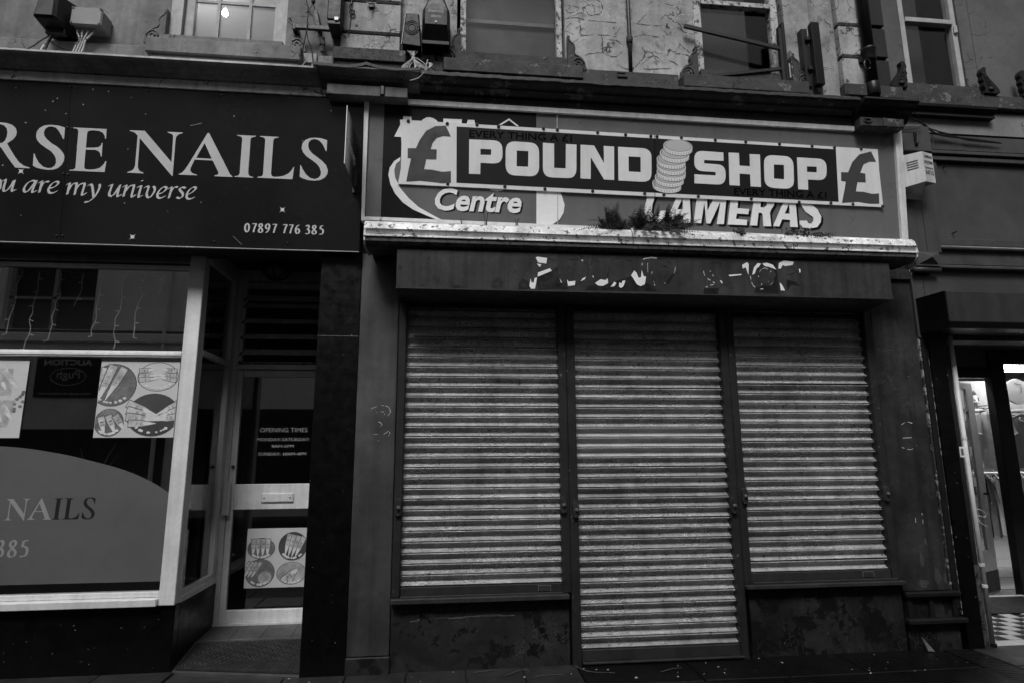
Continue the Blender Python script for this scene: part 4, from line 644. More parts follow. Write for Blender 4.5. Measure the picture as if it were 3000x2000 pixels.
for i in range(22):
    for j in range(6):
        if (i+j) % 2 == 0: put('floor_tile', B(4.30+i*T, 4.30+(i+1)*T-.002, .12+j*T, .12+(j+1)*T-.002, .0, .013), 'tile_white', ef)
put('shop_floor', B(4.0, 11., 1.42, 6.5, -.05, .012), 'interior_floor', RB); put('threshold_strip', B(4.3, 6.0, 1.40, 1.43, .0, .022), 'alu_frame', RB)
for k in range(7): put('floor_board', B(5.0, 10.8, 1.7+k*.55, 2.24+k*.55, .012, .016), 'wood_pale', RB)
put('shop_wall', MB().box(4., 11., 6.5, 6.6, -.02, 2.95).box(11., 11.1, .2, 6.6, -.02, 2.95).box(3.96, 4.0, 1.5, 6.6, -.02, 2.95), 'interior_mid', RB); put('shop_ceiling', B(4., 11., 1.5, 6.6, 2.9, 2.96), 'interior_mid', RB)
# doorway in the recess, and display window beside it
dfm = put('doorway_frame', MB().box(5.995, 6.175, 1.40, 1.50, .0, 2.62).box(4.26, 5.995, 1.41, 1.49, 2.30, 2.42).box(4.26, 5.995, 1.42, 1.47, 2.62, 2.66), 'dark_right', RB, bev=.006)
put('transom_panel', B(4.26, 5.995, 1.43, 1.45, 2.42, 2.62), 'old_grey', dfm)
put('frame_bead', B(4.26, 5.995, 1.395, 1.39, 2.345, 2.365), 'dark_right', dfm)
dwn = put('display_window', B(6.176, 9., 1.40, 1.50, 2.46, 2.62), 'dark_right', RB, bev=.006); put('stall_riser', B(6.176, 9., 1.40, 1.50, .0, .55), 'dark_right', dwn, bev=.006)
put('pane', B(6.17, 9., 1.43, 1.436, .55, 2.46), 'glass', dwn)
def leaf_pt(a, t, z): return (5.96-.9*(1-a)*.56, 1.634-.435*(1-a)*.56+t, z)     # door leaf standing open
def leaf_box(a0, a1, z0, z1, t0=0., t1=.04):
    return MB().hexa([leaf_pt(a0, t0, z0), leaf_pt(a1, t0, z0), leaf_pt(a1, t1, z0), leaf_pt(a0, t1, z0)], [leaf_pt(a0, t0, z1), leaf_pt(a1, t0, z1), leaf_pt(a1, t1, z1), leaf_pt(a0, t1, z1)])
def comb(*ms):
    m = MB()
    for k in ms: m.add(k.V, k.F)
    return m
od = put('door', comb(leaf_box(0, .09, .02, 2.26), leaf_box(.70, 1., .02, 2.26), leaf_box(.09, .70, 2.19, 2.26), leaf_box(.09, .70, .02, .45)), 'wood_leaf', RB)
put('glazing_bar', leaf_box(.36, .43, .45, 2.19, .003, .03), 'wood_leaf', od)
for z in (.74, 1.954): put('glazing_bar', leaf_box(.09, .70, z-.015, z+.015, .005, .03), 'wood_leaf', od)
for k, (a, z) in enumerate(((.50, 1.62), (.55, 1.45), (.48, 1.30), (.54, 1.12))): put('sticker', leaf_box(a, a+.12, z, z+.10, .012, .015), 'old_white' if k % 2 else 'print_mid', od)
put('pane', leaf_box(.09, .70, .45, 2.19, .016, .02), 'glass', od); put('kick_plate', leaf_box(0, 1., .03, .24, -.004, -.001), 'dark_right', od)
put('door_handle', comb(leaf_box(.86, .89, 1.02, 1.2, -.06, -.045), leaf_box(.86, .93, 1.03, 1.05, -.06, 0)), 'black_metal', od)
put('roof', B(4.012, 9., .05, 7, 8.2, 8.3), 'roof_slate', RB); put('rear_wall', B(4.012, 11.1, 6.7, 6.8, -.02, 8.2), 'interior_dark', RB)  # flat roof added above the view to keep light out
put('upper_back', MB().box(4.05, 9., 1.8, 1.85, 4.5, 8.1).box(4.05, 9., .33, 1.8, 4.44, 4.48), 'interior_dark', RB)

# ================================================================== ACROSS THE STREET (seen in the glass)
OB = thing('terraced_building', 'plain rendered building across the street seen mirrored in the salon window', 'building', (-4, -9.3, 0))
wins = [(x, x+1.9, z, z+1.5) for z in (4.25, 7.4) for x in (-22, -18, -13.9, -9.9, -5.4, -1.4, 2.6, 6.6, 10.6)]
put('wall', wall_holes(-26, 22, -.1, 10.4, -9.4, -9., wins), 'opp_wall', OB)
put('string_course', B(-26, 22, -9., -8.85, 3.95, 4.15), 'opp_wall', OB, bev=.02); put('string_course', B(-26, 22, -9., -8.9, 4.16, 4.22), 'opp_dark', OB)
put('eaves', B(-26, 22, -9.4, -8.8, 10.4, 10.6), 'opp_dark', OB)
for a, b, c, d in wins:
    wo = put('window', MB().box(a, b, -9.3, -9.25, c, d), 'opp_dark', OB)
    put('frame', MB().box(a, a+.08, -9.25, -9.15, c, d).box(b-.08, b, -9.25, -9.15, c, d).box((a+b)/2-.04, (a+b)/2+.04, -9.25, -9.15, c, d).box(a, b, -9.25, -9.15, (c+d)/2-.03, (c+d)/2+.03), 'cream_frame', wo)
for x in (-24, -19.5, -15, -5.8, -1., 3.8, 8.6, 13.4):
    put('shop_front', B(x, x+3.4, -9., -8.97, .3, 2.6), 'opp_dark', OB)
put('shop_front', B(-12.3, -6.2, -9., -8.97, .1, 2.05), 'opp_dark', OB)
put('roof', MB().add([(-26, -8.85, 10.6), (22, -8.85, 10.6), (22, -13, 12.), (-26, -13, 12.)], [(0, 1, 2, 3)]), 'roof_slate', OB); put('drainpipe', MB().tube([(-6.4, -8.93, 0), (-6.4, -8.93, 10.4)], .05, 8), 'opp_wall', OB)
ab = thing('auction_board', 'dark auction notice board on the wall across the street', 'sign', (-8.35, -8.95, 2.74))
put('board', B(-9.0, -7.71, -8.99, -8.95, 2.74, 3.62), 'ban_dark', ab)
ofn = lambda x, z, t=0.: (x, -8.945+t, z)
def mir(m):  # lettering on a wall that faces +Y reads right to left in x
    return MB().add([(-16.71-v[0], v[1], v[2]) for v in m.V], m.F)
for body, x0, x1, z0, z1, bo in (('AUCTION', -8.85, -7.86, 3.44, 3.57, .03), ('Pugh', -8.62, -8.15, 3.10, 3.33, .0), ('0345 505 1200', -8.75, -7.98, 2.90, 2.95, 0), ('www.pugh-auctions.com', -8.88, -7.83, 2.78, 2.85, .01)):
    put('lettering', mir(text(body, x0, x1, z0, z1, ofn, .001, bo)), 'print_white' if body[0] != '0' else 'print_ring', ab)
put('emblem', MB().tube([(-8.33+.36*math.cos(t), -8.945, 3.19+.19*math.sin(t)) for t in [i*math.pi/16 for i in range(33)]], .008, 4), 'print_white', ab)
# ================================================================== NAIL SALON FASCIA SIGN
ns = thing('fascia_sign', 'glossy black shop sign with silver serif lettering and printed stars', 'sign', (-2.6, -.1, 3.05))
CP = canted(-.022)
for a, b in ((-6.2, -2.8605), (-2.8580, -.702)):
    put('panel', MB().plate([(a, 3.05), (b, 3.05), (b, 4.262), (a, 4.262)], [], CP, .022), 'sign_black', ns)
cf = canted(0)
for outer, holes in SERIF: put('letter', MB().plate(outer, holes, cf, .003), 'letter_silver', ns)
# the rest of the name, beyond the first panel
eo = SERIF[2][0]; io = SERIF[5][0]; no = SERIF[3][0]
def shifted(pl, dx): return [(x+dx, z) for x, z in pl]
put('letter', MB().plate(shifted(eo, -1.235), [], cf, .003), 'letter_silver', ns); put('letter', MB().plate(shifted(io, -2.91), [], cf, .003), 'letter_silver', ns)
im = MB()
for st in ITALIC: im.ribbon(st, cf, (.0062, .0042), .0022, .0022)
put('lettering', im, 'letter_silver', ns)
DG = {'0': [[(.3, 1), (.08, .8), (.02, .5), (.08, .2), (.3, 0), (.52, .2), (.58, .5), (.52, .8), (.3, 1)]], '7': [[(.02, .97), (.58, .97)], [(.56, .97), (.35, .55), (.2, 0)]],
      '8': [[(.3, .53), (.1, .72), (.15, .93), (.3, 1), (.46, .93), (.5, .75), (.3, .53), (.06, .3), (.1, .06), (.3, 0), (.52, .07), (.55, .3), (.3, .53)]],
      '9': [[(.55, .7), (.42, .46), (.2, .45), (.06, .62), (.08, .85), (.28, 1), (.5, .92), (.56, .7), (.48, .35), (.3, .12), (.1, 0)]],
      '6': [[(.52, 1), (.25, .86), (.08, .6), (.04, .3), (.15, .06), (.32, 0), (.52, .12), (.54, .36), (.38, .54), (.2, .5), (.06, .32)]],
      '3': [[(.06, .85), (.22, 1), (.42, .95), (.46, .75), (.32, .58), (.2, .55)], [(.2, .55), (.42, .48), (.52, .3), (.46, .08), (.25, 0), (.04, .06)]],
      '5': [[(.52, .98), (.18, .96)], [(.18, .96), (.12, .58)], [(.12, .58), (.3, .62), (.5, .48), (.52, .2), (.36, .02), (.04, .03)]]}
def digits(s, xs_, z, h, fn, nib, thin, off, w=None):
    m = MB()
    for ch, x in zip(s, xs_):
        for st in DG[ch]: m.ribbon([(x+p[0]*h*.78, z+p[1]*h) for p in st], fn, nib, thin, off)
    return m
put('lettering', digits('07897776385', [p[0] for p in DIGITX], 3.1735, .068, cf, (.0042, .0012), .0022, .0022), 'print_white', ns)
sm = MB()
for x, z in STARS:
    r = random.uniform(.004, .0085); sm.plate([(x+r*(.4 if i % 2 else 1)*math.cos(i*math.pi/4), z+r*(.4 if i % 2 else 1)*math.sin(i*math.pi/4)) for i in range(8)], [], cf, .0012)
put('star', sm, 'print_grey', ns)
for x, z in BIGSTARS: put('star', MB().plate([(x+(.030, .006)[i % 2]*math.cos(i*math.pi/4+.78), z+(.030, .006)[i % 2]*math.sin(i*math.pi/4+.78)) for i in range(8)], [], cf, .0012).plate([(x+.013*math.cos(i*math.pi/6), z+.013*math.sin(i*math.pi/6)) for i in range(12)], [], cf, .0016), 'star_white', ns)
put('star', MB().ribbon(SMEAR[:3], cf, (0, .002), .0006, .001).ribbon(SMEAR[3:], cf, (.002, .0), .0006, .001), 'print_mid', ns)
for x, z in SIGNSCREW: put('screw', MB().lathe([(.0085, 0), (.0085, -.004), (.004, -.007)], cf(x, z, .0), 'y', 8), 'screw_black', ns)
put('bottom_edge', MB().plate([(-6.2, 3.046), (-.704, 3.046), (-.704, 3.0495), (-6.2, 3.0495)], [], CP, .023), 'alu_frame', ns)
put('wall_batten', B(-6.2, -.72, -.06, .0, 3.06, 3.2), 'interior_dark', ns)

ps = thing('projecting_sign', 'small black sign board standing out edge-on from the wall', 'sign', (-.75, -.35, 3.51))
put('board', B(-.748, -.744, -.61, -.155, 3.51, 3.955), 'sign_black', ps, bev=.002); put('edge_trim', B(-.7485, -.7435, -.612, -.6105, 3.51, 3.955), 'alu', ps)
pfn = lambda y, z, t=0.: (-.744+t, y, z)
put('lettering', text('UNIVERSE NAILS', -.57, -.20, 3.70, 3.76, pfn, .0012, .01), 'print_white', ps); put('lettering', text('you are my universe', -.52, -.24, 3.655, 3.685, pfn, .0012, 0, .25), 'print_mid', ps)
put('wall_bracket', MB().box(-.762, -.74, -.155, -.085, 3.50, 3.56).box(-.762, -.74, -.16, -.13, 3.88, 3.94), 'black_metal', ps)

# ================================================================== OLD LIGHTBOX SIGN AND THE BANNER OVER IT
ls = thing('lightbox_sign', 'wide old lightbox sign in a pale metal frame, partly hidden by a banner', 'sign', (1.6, -.08, 3.28))
fb = canted(-.05)
put('face', MB().plate([(-.66, 3.29), (3.83, 3.26), (3.83, 4.24), (-.66, 4.25)], [], fb, .05), 'old_grey', ls)
f0 = canted(0)
def rail(pts): return MB().plate(pts, [], canted(-.05), .075)
put('frame_rail', rail([(-.69, 4.281), (-.655, 4.242), (3.815, 4.214), (3.88, 4.252)]), 'alu_frame', ls); put('frame_rail', rail([(-.69, 4.281), (-.69, 3.285), (-.667, 3.285), (-.655, 4.242)]), 'alu_frame', ls)
put('frame_rail', rail([(3.88, 4.252), (3.815, 4.214), (3.828, 3.27), (3.886, 3.27)]), 'alu_frame', ls); put('frame_rail', rail([(-.667, 3.292), (3.83, 3.255), (3.83, 3.279), (-.667, 3.318)]), 'alu', ls)
put('seam', MB().plate([(SEAM[0][0]-.003, SEAM[0][1]), (SEAM[0][0]+.003, SEAM[0][1]), (SEAM[1][0]+.003, SEAM[1][1]), (SEAM[1][0]-.003, SEAM[1][1])], [], f0, .010), 'print_grey', ls)
put('print_field', MB().plate(OLDBLACK, [], f0, .002), 'old_black', ls); put('print_oval', MB().plate(OLDOVAL, [], f0, .004), 'old_grey', ls)
put('print_crescent', MB().plate(OLDCRES, [], f0, .006), 'old_white', ls); put('print_roundel', MB().plate(OLDD, [], f0, .006), 'old_white', ls)
put('print_triangle', MB().plate(OLDTRI, [], f0, .004), 'old_white', ls); put('print_triangle', MB().plate(OLDTRI2, [], f0, .006), 'old_white', ls)
for p in OLDBITS: put('letter', MB().plate(p, [], f0, .004), 'old_white', ls)
put('letter', MB().plate(GTAIL, [], f0, .006), 'old_white', ls)
put('lettering', text('Centre', -.115, .573, 3.384, 3.568, f0, .0060, .035, .22), 'old_black', ls); put('lettering', text('Centre', -.127, .561, 3.392, 3.576, f0, .0085, .028, .22), 'old_white', ls)
for o_, h_ in CAMSHADE: put('letter_shadow', MB().plate(o_, h_, f0, .0045), 'old_black', ls)
for o_, h_ in CAMLET: put('letter', MB().plate(o_, h_, f0, .0075), 'old_white', ls)

bs_ = thing('banner_sign', 'tilted discount store sign panel with block lettering screwed over the lightbox', 'sign', (1.6, -.12, 3.55))
bf = canted(.012); b0 = canted(.02)
put('panel', MB().plate(BANNER, [], bf, .008), 'ban_white', bs_); put('print_field', MB().plate(BANDARK, [], b0, .0015), 'ban_dark', bs_)
for o_, h_ in BLOCK: put('letter', MB().plate(o_, h_, b0, .0035), 'ban_white', bs_)
for p in POUNDS: put('pound_symbol', MB().plate(p, [], b0, .002), 'ban_pound', bs_)
put('lettering', text('EVERY THING A £1', TXT1[0][0], TXT1[1][0], 3.992, 4.052, b0, .003, .018), 'ban_text', bs_); put('lettering', text('EVERY THING A £1', TXT2[0][0], TXT2[1][0], 3.607, 3.668, b0, .003, .018), 'ban_text', bs_)
put('seam', MB().plate([(BANSEAM[0][0]-.0015, BANSEAM[0][1]), (BANSEAM[0][0]+.0015, BANSEAM[0][1]), (BANSEAM[1][0]+.0015, BANSEAM[1][1]), (BANSEAM[1][0]-.0015, BANSEAM[1][1])], [], b0, .0045), 'ban_text', bs_)
for i, (c, ex, tp, bt) in enumerate(COINS):
    rx = ex[0]-c[0]; ry = tp[1]-c[1]; th = c[1]-bt[1]; tl = (ex[1]-c[1])/rx; o = .0035+i*.0012
    def el(k, dz=0., n=28, a0=0., a1=2*math.pi): return [(c[0]+k*rx*math.cos(a0+(a1-a0)*j/n), c[1]+dz+tl*k*rx*math.cos(a0+(a1-a0)*j/n)+k*ry*math.sin(a0+(a1-a0)*j/n)) for j in range(n+1)]
    side = el(1, 0, 16, math.pi, 2*math.pi)+list(reversed(el(1, -th*.82, 16, math.pi, 2*math.pi)))
    cn = put('coin', MB().plate(side, [], b0, o).plate(el(1)[:-1], [], b0, o), 'star_white', bs_)
    put('rim_line', MB().plate(el(.95)[:-1], [], b0, o+.0005), 'coin_line', cn); put('face', MB().plate(el(.91)[:-1], [], b0, o+.0009), 'coin_face', cn)
    km = MB()
    for j in range(15):
        a = math.pi*(1.06+.88*j/14); x = c[0]+rx*math.cos(a); z = c[1]+tl*rx*math.cos(a)+ry*math.sin(a)
        km.plate([(x-.0012, z-th*.2), (x+.0012, z-th*.2), (x+.0012, z-th*.68), (x-.0012, z-th*.68)], [], b0, o+.0005)
    e2 = el(1, -th*.82, 16, math.pi, 2*math.pi); km.ribbon(e2, b0, (0, .001), .0006, o+.0005)
    put('milling', km, 'coin_line', cn)
for x, z in BANSCREW:
    put('stain_mark', MB().plate([(x+.014*math.cos(t), z+.014*math.sin(t)) for t in [i*.7 for i in range(9)]], [], b0, .0042), 'stain', bs_)
    put('screw', MB().lathe([(.0095, 0), (.0095, -.005), (.004, -.009)], b0(x, z, .004), 'y', 8), 'screw_black', bs_)

# ================================================================== AWNING CASSETTE
aw = thing('awning_cassette', 'long pale aluminium awning cassette streaked with dirt above the shutters', 'awning', (1.54, -.2, 3.0))
up_ = [(-.10, 3.20), (-.31, 3.205), (-.355, 3.192), (-.383, 3.165), (-.395, 3.13), (-.40, 3.125), (-.403, 3.075), (-.408, 3.072), (-.408, 3.062), (-.40, 3.060), (-.10, 3.06)]
lo_ = [(-.10, 3.058), (-.398, 3.058), (-.395, 3.03), (-.375, 3.008), (-.34, 2.998), (-.10, 3.018)]
put('cassette', MB().sweep(up_, -.615, 3.70), 'alu_dirty', aw); put('front_bar', MB().sweep(lo_, -.612, 3.697), 'awning_shade_dirt', aw)  # lower half is dark: its shade is painted into the colour
for z in (3.118, 3.109, 3.100, 3.091, 3.082): put('rib', B(-.612, 3.697, -.4045, -.400, z-.001, z+.001), 'awning_shade_dirt', aw)
for x in (-.625, 3.702): put('end_cap', MB().sweep([(y*1.005-.001, z) for y, z in up_[:10]]+[(-.40, 3.03), (-.378, 3.004), (-.34, 2.994), (-.10, 3.01)], x, x+.010), 'alu_dirty', aw)
put('joint', MB().sweep([(y-.002 if y < -.12 else y, z+.001) for y, z in up_], 1.374, 1.380), 'awning_shade_dirt', aw)
for x in (-.60, .85, 2.3, 3.55): put('wall_bracket', B(x, x+.07, -.12, .0, 3.02, 3.19), 'black_metal', aw)
put('roller_tube', MB().tube([(-.58, -.07, 3.10), (3.66, -.07, 3.10)], .04, 10), 'awning_shade_dirt', aw)

# ================================================================== SHUTTER HOOD
hd = thing('shutter_hood', 'dark painted steel shutter housing with peeling white hand-painted letters', 'shutter box', (1.55, -.18, 2.69))
put('casing', MB().sweep([(-.002, 3.0), (-.35, 2.995), (-.35, 2.692), (-.002, 2.665)], -.389, 3.494), 'hood_paint', hd, bev=.004)
put('lower_edge', B(-.391, 3.496, -.354, -.35, 2.690, 2.699), 'dark_paint', hd)
hf = flat(-.3505)
for p in PEELDARK: put('bare_patch', MB().plate(p, [], hf, .0006), 'peel_dark', hd)
for p in ([(-.12, 2.79), (-.07, 2.78), (-.075, 2.745), (-.10, 2.75)], [(.30, 2.71), (.38, 2.72), (.39, 2.76), (.35, 2.79), (.31, 2.755)], [(.50, 2.70), (.60, 2.71), (.58, 2.76), (.53, 2.79), (.51, 2.75)], [(.02, 2.70), (.12, 2.705), (.10, 2.72), (.03, 2.722)], [(-.37, 2.86), (-.345, 2.86), (-.35, 2.83), (-.375, 2.835)]): put('bare_patch', MB().plate(p, [], hf, .0006), 'peel_dark', hd)
for p in PEEL: put('letter_remnant', MB().plate(p, [], hf, .0014), 'peel_white', hd)
ol = MB(); ow = MB()
for i, st in enumerate(PEELLINE):
    if i in (5, 9, 10, 11, 14, 15, 18, 19, 22): scratch(ow, st, hf, .003 if i not in (9, 15, 22) else .0055, .5)
    scratch(ol, st, hf, .003, .25)
tag(put('letter_outline', ol, 'peel_dark', hd), kind='stuff'); tag(put('letter_remnant', ow, 'scratch_white', hd), kind='stuff')

# ================================================================== ROLLER SHUTTERS
PITCH = .0765
LATH = [(.006, .0765), (-.006, .0765), (-.0100, .0750), (-.0110, .0725), (-.0100, .0700), (-.0050, .0688), (.006, .0680), (.0140, .060), (.0205, .050), (.0240, .040), (.0230, .031), (.0165, .0215), (.0040, .0135), (-.0085, .0098), (-.0090, .0080), (-.004, .0068), (.014, .0064), (.026, .004), (.026, .0765)]
def lath_mesh(x0, x1, name):
    # sections along the length sag and dent a little
    n = len(LATH); K = 9; V = []; F = []
    for k in range(K+1):
        x = x0+(x1-x0)*k/K
        for y, z in LATH: V.append((x, y+random.uniform(-.0006, .0006), z+random.uniform(-.0005, .0005)))
    for k in range(K):
        for i in range(n): F.append((k*n+i, k*n+(i+1) % n, (k+1)*n+(i+1) % n, (k+1)*n+i))
    m = bpy.data.meshes.new(name); m.from_pydata(V, [], F); m.materials.append(MATS['shutter_paint'])
    bm = bmesh.new(); bm.from_mesh(m); bmesh.ops.recalc_face_normals(bm, faces=bm.faces); bm.to_mesh(m); bm.free(); return m
def lock(x, z, parent, tilt):
    o = put('bullet_lock', MB().plate([(x+.024*math.cos(t), z+(.036 if math.sin(t) > 0 else -.036)+.024*math.sin(t)) for t in [i*math.pi/8 for i in range(16)]], [], flat(-.02), .028), 'shutter_rail', parent, bev=.007)
    put('lock_core', MB().lathe([(.014, 0), (.014, -.012), (.010, -.018)], (x+tilt*.004, -.045, z), 'y', 12), 'old_grey', o); put('keyhole', MB().lathe([(.006, 0), (.006, -.004)], (x+tilt*.004, -.062, z-.008), 'y', 8), 'screw_black', o)
    put('backing_plate', B(x-.022, x+.022, -.026, -.02, z-.085, z+.075), 'shutter_rail', o)
def shutter(label, x0, x1, zb, guides, locks, perf=(), rail_h=.07, handle=None):
    t = thing('roller_shutter', label, 'roller shutter', ((x0+x1)/2, .03, zb-rail_h), 'steel shutters closing the shop front')
    o0 = origin(t); meshes = [lath_mesh(x0, x1, 'slat') for _ in range(3)]
    n = int((2.70-zb)/PITCH)+1
    for i in range(n):
        if i in perf: me = meshes[0].copy(); me.materials[0] = MATS['shutter_perforated']
        else: me = meshes[i % 3]
        s = bpy.data.objects.new('slat', me); COL.objects.link(s); s.parent = t
        s.location = Vector((0, .03+random.uniform(-.0012, .0012), zb+i*PITCH))-o0; s.rotation_euler = (random.uniform(-.05, .05), random.choice((0, 0, 0, 1))*random.uniform(-.0025, .0025), 0)
    br = put('bottom_rail', MB().box(x0+.004, x1-.004, .0, .045, zb-rail_h+.012, zb), 'shutter_rail', t, bev=.003)
    put('rail_lip', B(x0+.01, x1-.004, -.03, .0, zb-rail_h, zb-rail_h+.014), 'shutter_rail', br, bev=.003)
    if handle: put('pull_slot', MB().box(handle, handle+.085, -.004, .0, zb-.052, zb-.014), 'dark_paint', br, bev=.003); put('pull_slot_edge', MB().box(handle-.006, handle+.09, -.006, -.001, zb-.014, zb-.009).box(handle-.006, handle-.001, -.006, -.001, zb-.05, zb-.014).box(handle+.086, handle+.09, -.006, -.001, zb-.05, zb-.014), 'old_grey', br)
    for a, b, z in guides:
        g_ = put('guide', MB().box(a, b, -.022, .07, z, 2.69), 'mullion_paint', t, bev=.005)
        put('guide_seam', B(b-.012, b-.009, -.0235, -.022, z+.05, 2.6), 'print_dark', g_)
    for x, z, tl in locks: lock(x, z, t, tl)
    return t
shutter('grey slatted roller shutter above the low panel with a white scuff line', -.332, .862, .567, [(-.386, -.328, .502), (.856, .919, .502)], [(-.355, 1.128, 1), (.868, 1.130, 1)], (), .07, .68)
shutter('full height grey roller shutter over the doorway with a perforated band', .982, 2.222, .100, [(.921, .986, -.02), (2.196, 2.256, -.02)], [(.963, 1.093, 1), (2.203, 1.106, 1)], (18, 19, 20), .09)
shutter('grey slatted roller shutter beside the worn pilaster with rotten plinth', 2.314, 3.510, .598, [(2.258, 2.318, .524), (3.472, 3.535, .524)], [(2.298, 1.176, 1), (3.486, 1.178, 1)], (), .075, 3.24)
# ================================================================== THINGS ON THE UPPER WALL
jb = thing('junction_box', 'grey plastic junction box with four pale cables on the rendered wall', 'electrical box', (-2.88, 0, 4.8))
put('body', B(-2.985, -2.765, -.085, .048, 4.835, 4.985), 'grey_plastic', jb, bev=.012); put('lid', B(-2.992, -2.758, -.11, -.087, 4.83, 4.99), 'grey_plastic', jb, bev=.01)
for x in (-2.977, -2.773):
    for z in (4.845, 4.975): put('screw', MB().lathe([(.009, 0), (.009, -.004)], (x, -.111, z), 'y', 8), 'screw_black', jb)
for i, x in enumerate((-2.95, -2.912, -2.872, -2.832)):
    put('cable', MB().tube(smooth([(x, -.06, 4.84), (x-.005, -.062, 4.80), (-2.93+.015*i, -.06, 4.73), (-2.955+.02*i, -.06, 4.66), (-2.97+.02*i, -.09, 4.50)]), .0075, 6), 'cable_pale', jb, shade=True)
    put('gland', MB().lathe([(.013, .0), (.013, .03)], (x, -.06, 4.812), 'z', 10), 'grey_plastic', jb)
put('cable_tie', MB().tube([(-2.945, -.075, 4.735), (-2.90, -.075, 4.74)], .004, 5), 'cable_black', jb)
fl = thing('floodlight', 'hooded black floodlight fixed to the rendered wall beside the junction box', 'floodlight', (-3.1, -.05, 4.77))
put('hood', MB().hexa([(-3.195, -.22, 4.80), (-3.03, -.22, 4.80), (-2.99, .045, 4.78), (-3.2, .045, 4.78)], [(-3.20, -.18, 5.02), (-3.06, -.18, 5.05), (-3.02, .045, 5.10), (-3.2, .045, 5.10)]), 'black_plastic', fl, bev=.02)
put('bracket', MB().box(-3.17, -3.02, -.1, -.05, 4.745, 4.80), 'black_metal', fl, bev=.01)
put('cable', MB().tube(smooth([(-3.13, -.07, 4.76), (-3.15, -.065, 4.70), (-3.18, -.07, 4.64), (-3.19, -.1, 4.5)]), .011, 6), 'cable_pale', fl, shade=True); put('cable', MB().tube(smooth([(-3.12, -.07, 4.76), (-3.15, -.075, 4.66), (-3.165, -.1, 4.5)]), .008, 6), 'cable_black', fl, shade=True)
put('cable', MB().tube(smooth([(-3.13, -.075, 4.75), (-3.2, -.07, 4.70), (-3.27, -.06, 4.645), (-3.4, -.06, 4.56)]), .005, 5), 'cable_black', fl); put('cable', MB().tube(smooth([(-3.15, -.075, 4.70), (-3.08, -.06, 4.66), (-3.0, -.06, 4.63)]), .004, 5), 'cable_black', fl)

bfix = thing('speaker_cabinet', 'tall black cabinet with a small pale label fixed beside the pier', 'speaker', (-.965, -.1, 4.95))
put('body', B(-1.025, -.915, -.16, .045, 4.99, 5.5), 'black_plastic', bfix, bev=.008); put('foot', B(-1.02, -.92, -.15, .04, 4.955, 4.989), 'black_metal', bfix, bev=.004)
put('sticker', B(-.965, -.935, -.1625, -.16, 4.985, 5.012), 'old_white', bfix)
ib = thing('iron_bracket', 'rusty T-shaped iron bracket with wires fixed beside the small-paned window', 'bracket', (-1.13, 0, 4.97))
put('arm', B(-1.30, -.975, -.06, -.03, 4.965, 5.005), 'black_metal', ib, bev=.004); put('upright', MB().hexa([(-1.14, -.055, 5.005), (-1.10, -.055, 5.005), (-1.10, .045, 5.005), (-1.14, .045, 5.005)], [(-1.168, -.055, 5.16), (-1.132, -.055, 5.16), (-1.132, .045, 5.16), (-1.168, .045, 5.16)]), 'black_metal', ib, bev=.004)
put('wall_fixing', MB().box(-1.325, -1.285, -.05, .048, 4.96, 5.02).box(-1.0, -.98, -.03, .048, 4.97, 5.0), 'black_metal', ib, bev=.006)
for x in (-1.19, -1.075): put('spike', MB().tube([(x, -.045, 5.0), (x-.012, -.045, 5.045)], .006, 5, .003), 'black_metal', ib)
for pts in ([(-1.26, -.05, 5.5), (-1.223, -.06, 5.233), (-1.2, -.06, 5.144), (-1.201, -.07, 4.965), (-1.189, -.065, 4.862), (-1.157, -.065, 4.784), (-1.135, -.065, 4.642), (-1.13, -.1, 4.5)], [(-1.14, -.05, 5.5), (-1.165, -.06, 5.22), (-1.20, -.06, 5.14), (-1.22, -.06, 5.11)], [(-1.17, -.05, 5.22), (-1.15, -.055, 5.15)], [(-1.21, -.06, 5.15), (-1.165, -.06, 5.08)], [(-1.20, -.068, 4.96), (-1.215, -.06, 4.85), (-1.24, -.06, 4.70), (-1.26, -.1, 4.55)]):
    put('wire', MB().tube(smooth(pts), .0045, 5), 'cable_black', ib)
put('knot', MB().lathe([(0, -.025), (.016, -.012), (.018, .01), (0, .028)], (-1.165, -.06, 5.222), 'z', 8), 'cable_black', ib)
cp = thing('cover_plate', 'small square grey cover plate at the end of the pale sill', 'cover plate', (-1.18, 0, 4.7))
put('plate', B(-1.245, -1.125, .0, .048, 4.695, 4.785), 'grey_plastic', cp, bev=.004); put('cable', MB().tube(smooth([(-1.20, -.02, 4.70), (-1.23, -.05, 4.62), (-1.24, -.12, 4.5)]), .005, 5), 'cable_pale', cp); put('cable', MB().tube(smooth([(-1.16, -.02, 4.70), (-1.145, -.05, 4.62), (-1.16, -.12, 4.5)]), .005, 5), 'cable_pale', cp)
ck = thing('chain_hook', 'iron hook and hanging wire on the pale pier block', 'hook', (-.86, -.03, 4.94))
put('chain', MB().tube(smooth([(-.855, -.04, 5.5), (-.856, -.045, 5.26), (-.868, -.05, 5.21), (-.845, -.05, 5.175)]), .008, 6), 'black_metal', ck, shade=True); put('hook', MB().tube([(-.848+.018*math.cos(t), -.05, 5.155+.02*math.sin(t)) for t in [i*.6 for i in range(11)]], .008, 6), 'black_metal', ck, shade=True); put('wire', MB().tube(smooth([(-.855, -.045, 5.14), (-.862, -.04, 5.05), (-.87, -.04, 4.942)]), .003, 5), 'cable_black', ck)
wk = thing('wall_clamp', 'small rusty clamp let into the top of the pale pier block', 'clamp', (-.69, -.035, 5.2))
put('plate', B(-.715, -.668, -.05, -.03, 5.215, 5.262), 'black_metal', wk, bev=.004); put('bar', B(-.735, -.65, -.055, -.05, 5.248, 5.258), 'black_metal', wk)
st_ = thing('rusty_stub', 'short rusty pipe stub standing in the render beside the pier', 'pipe', (-1.08, 0, 4.8))
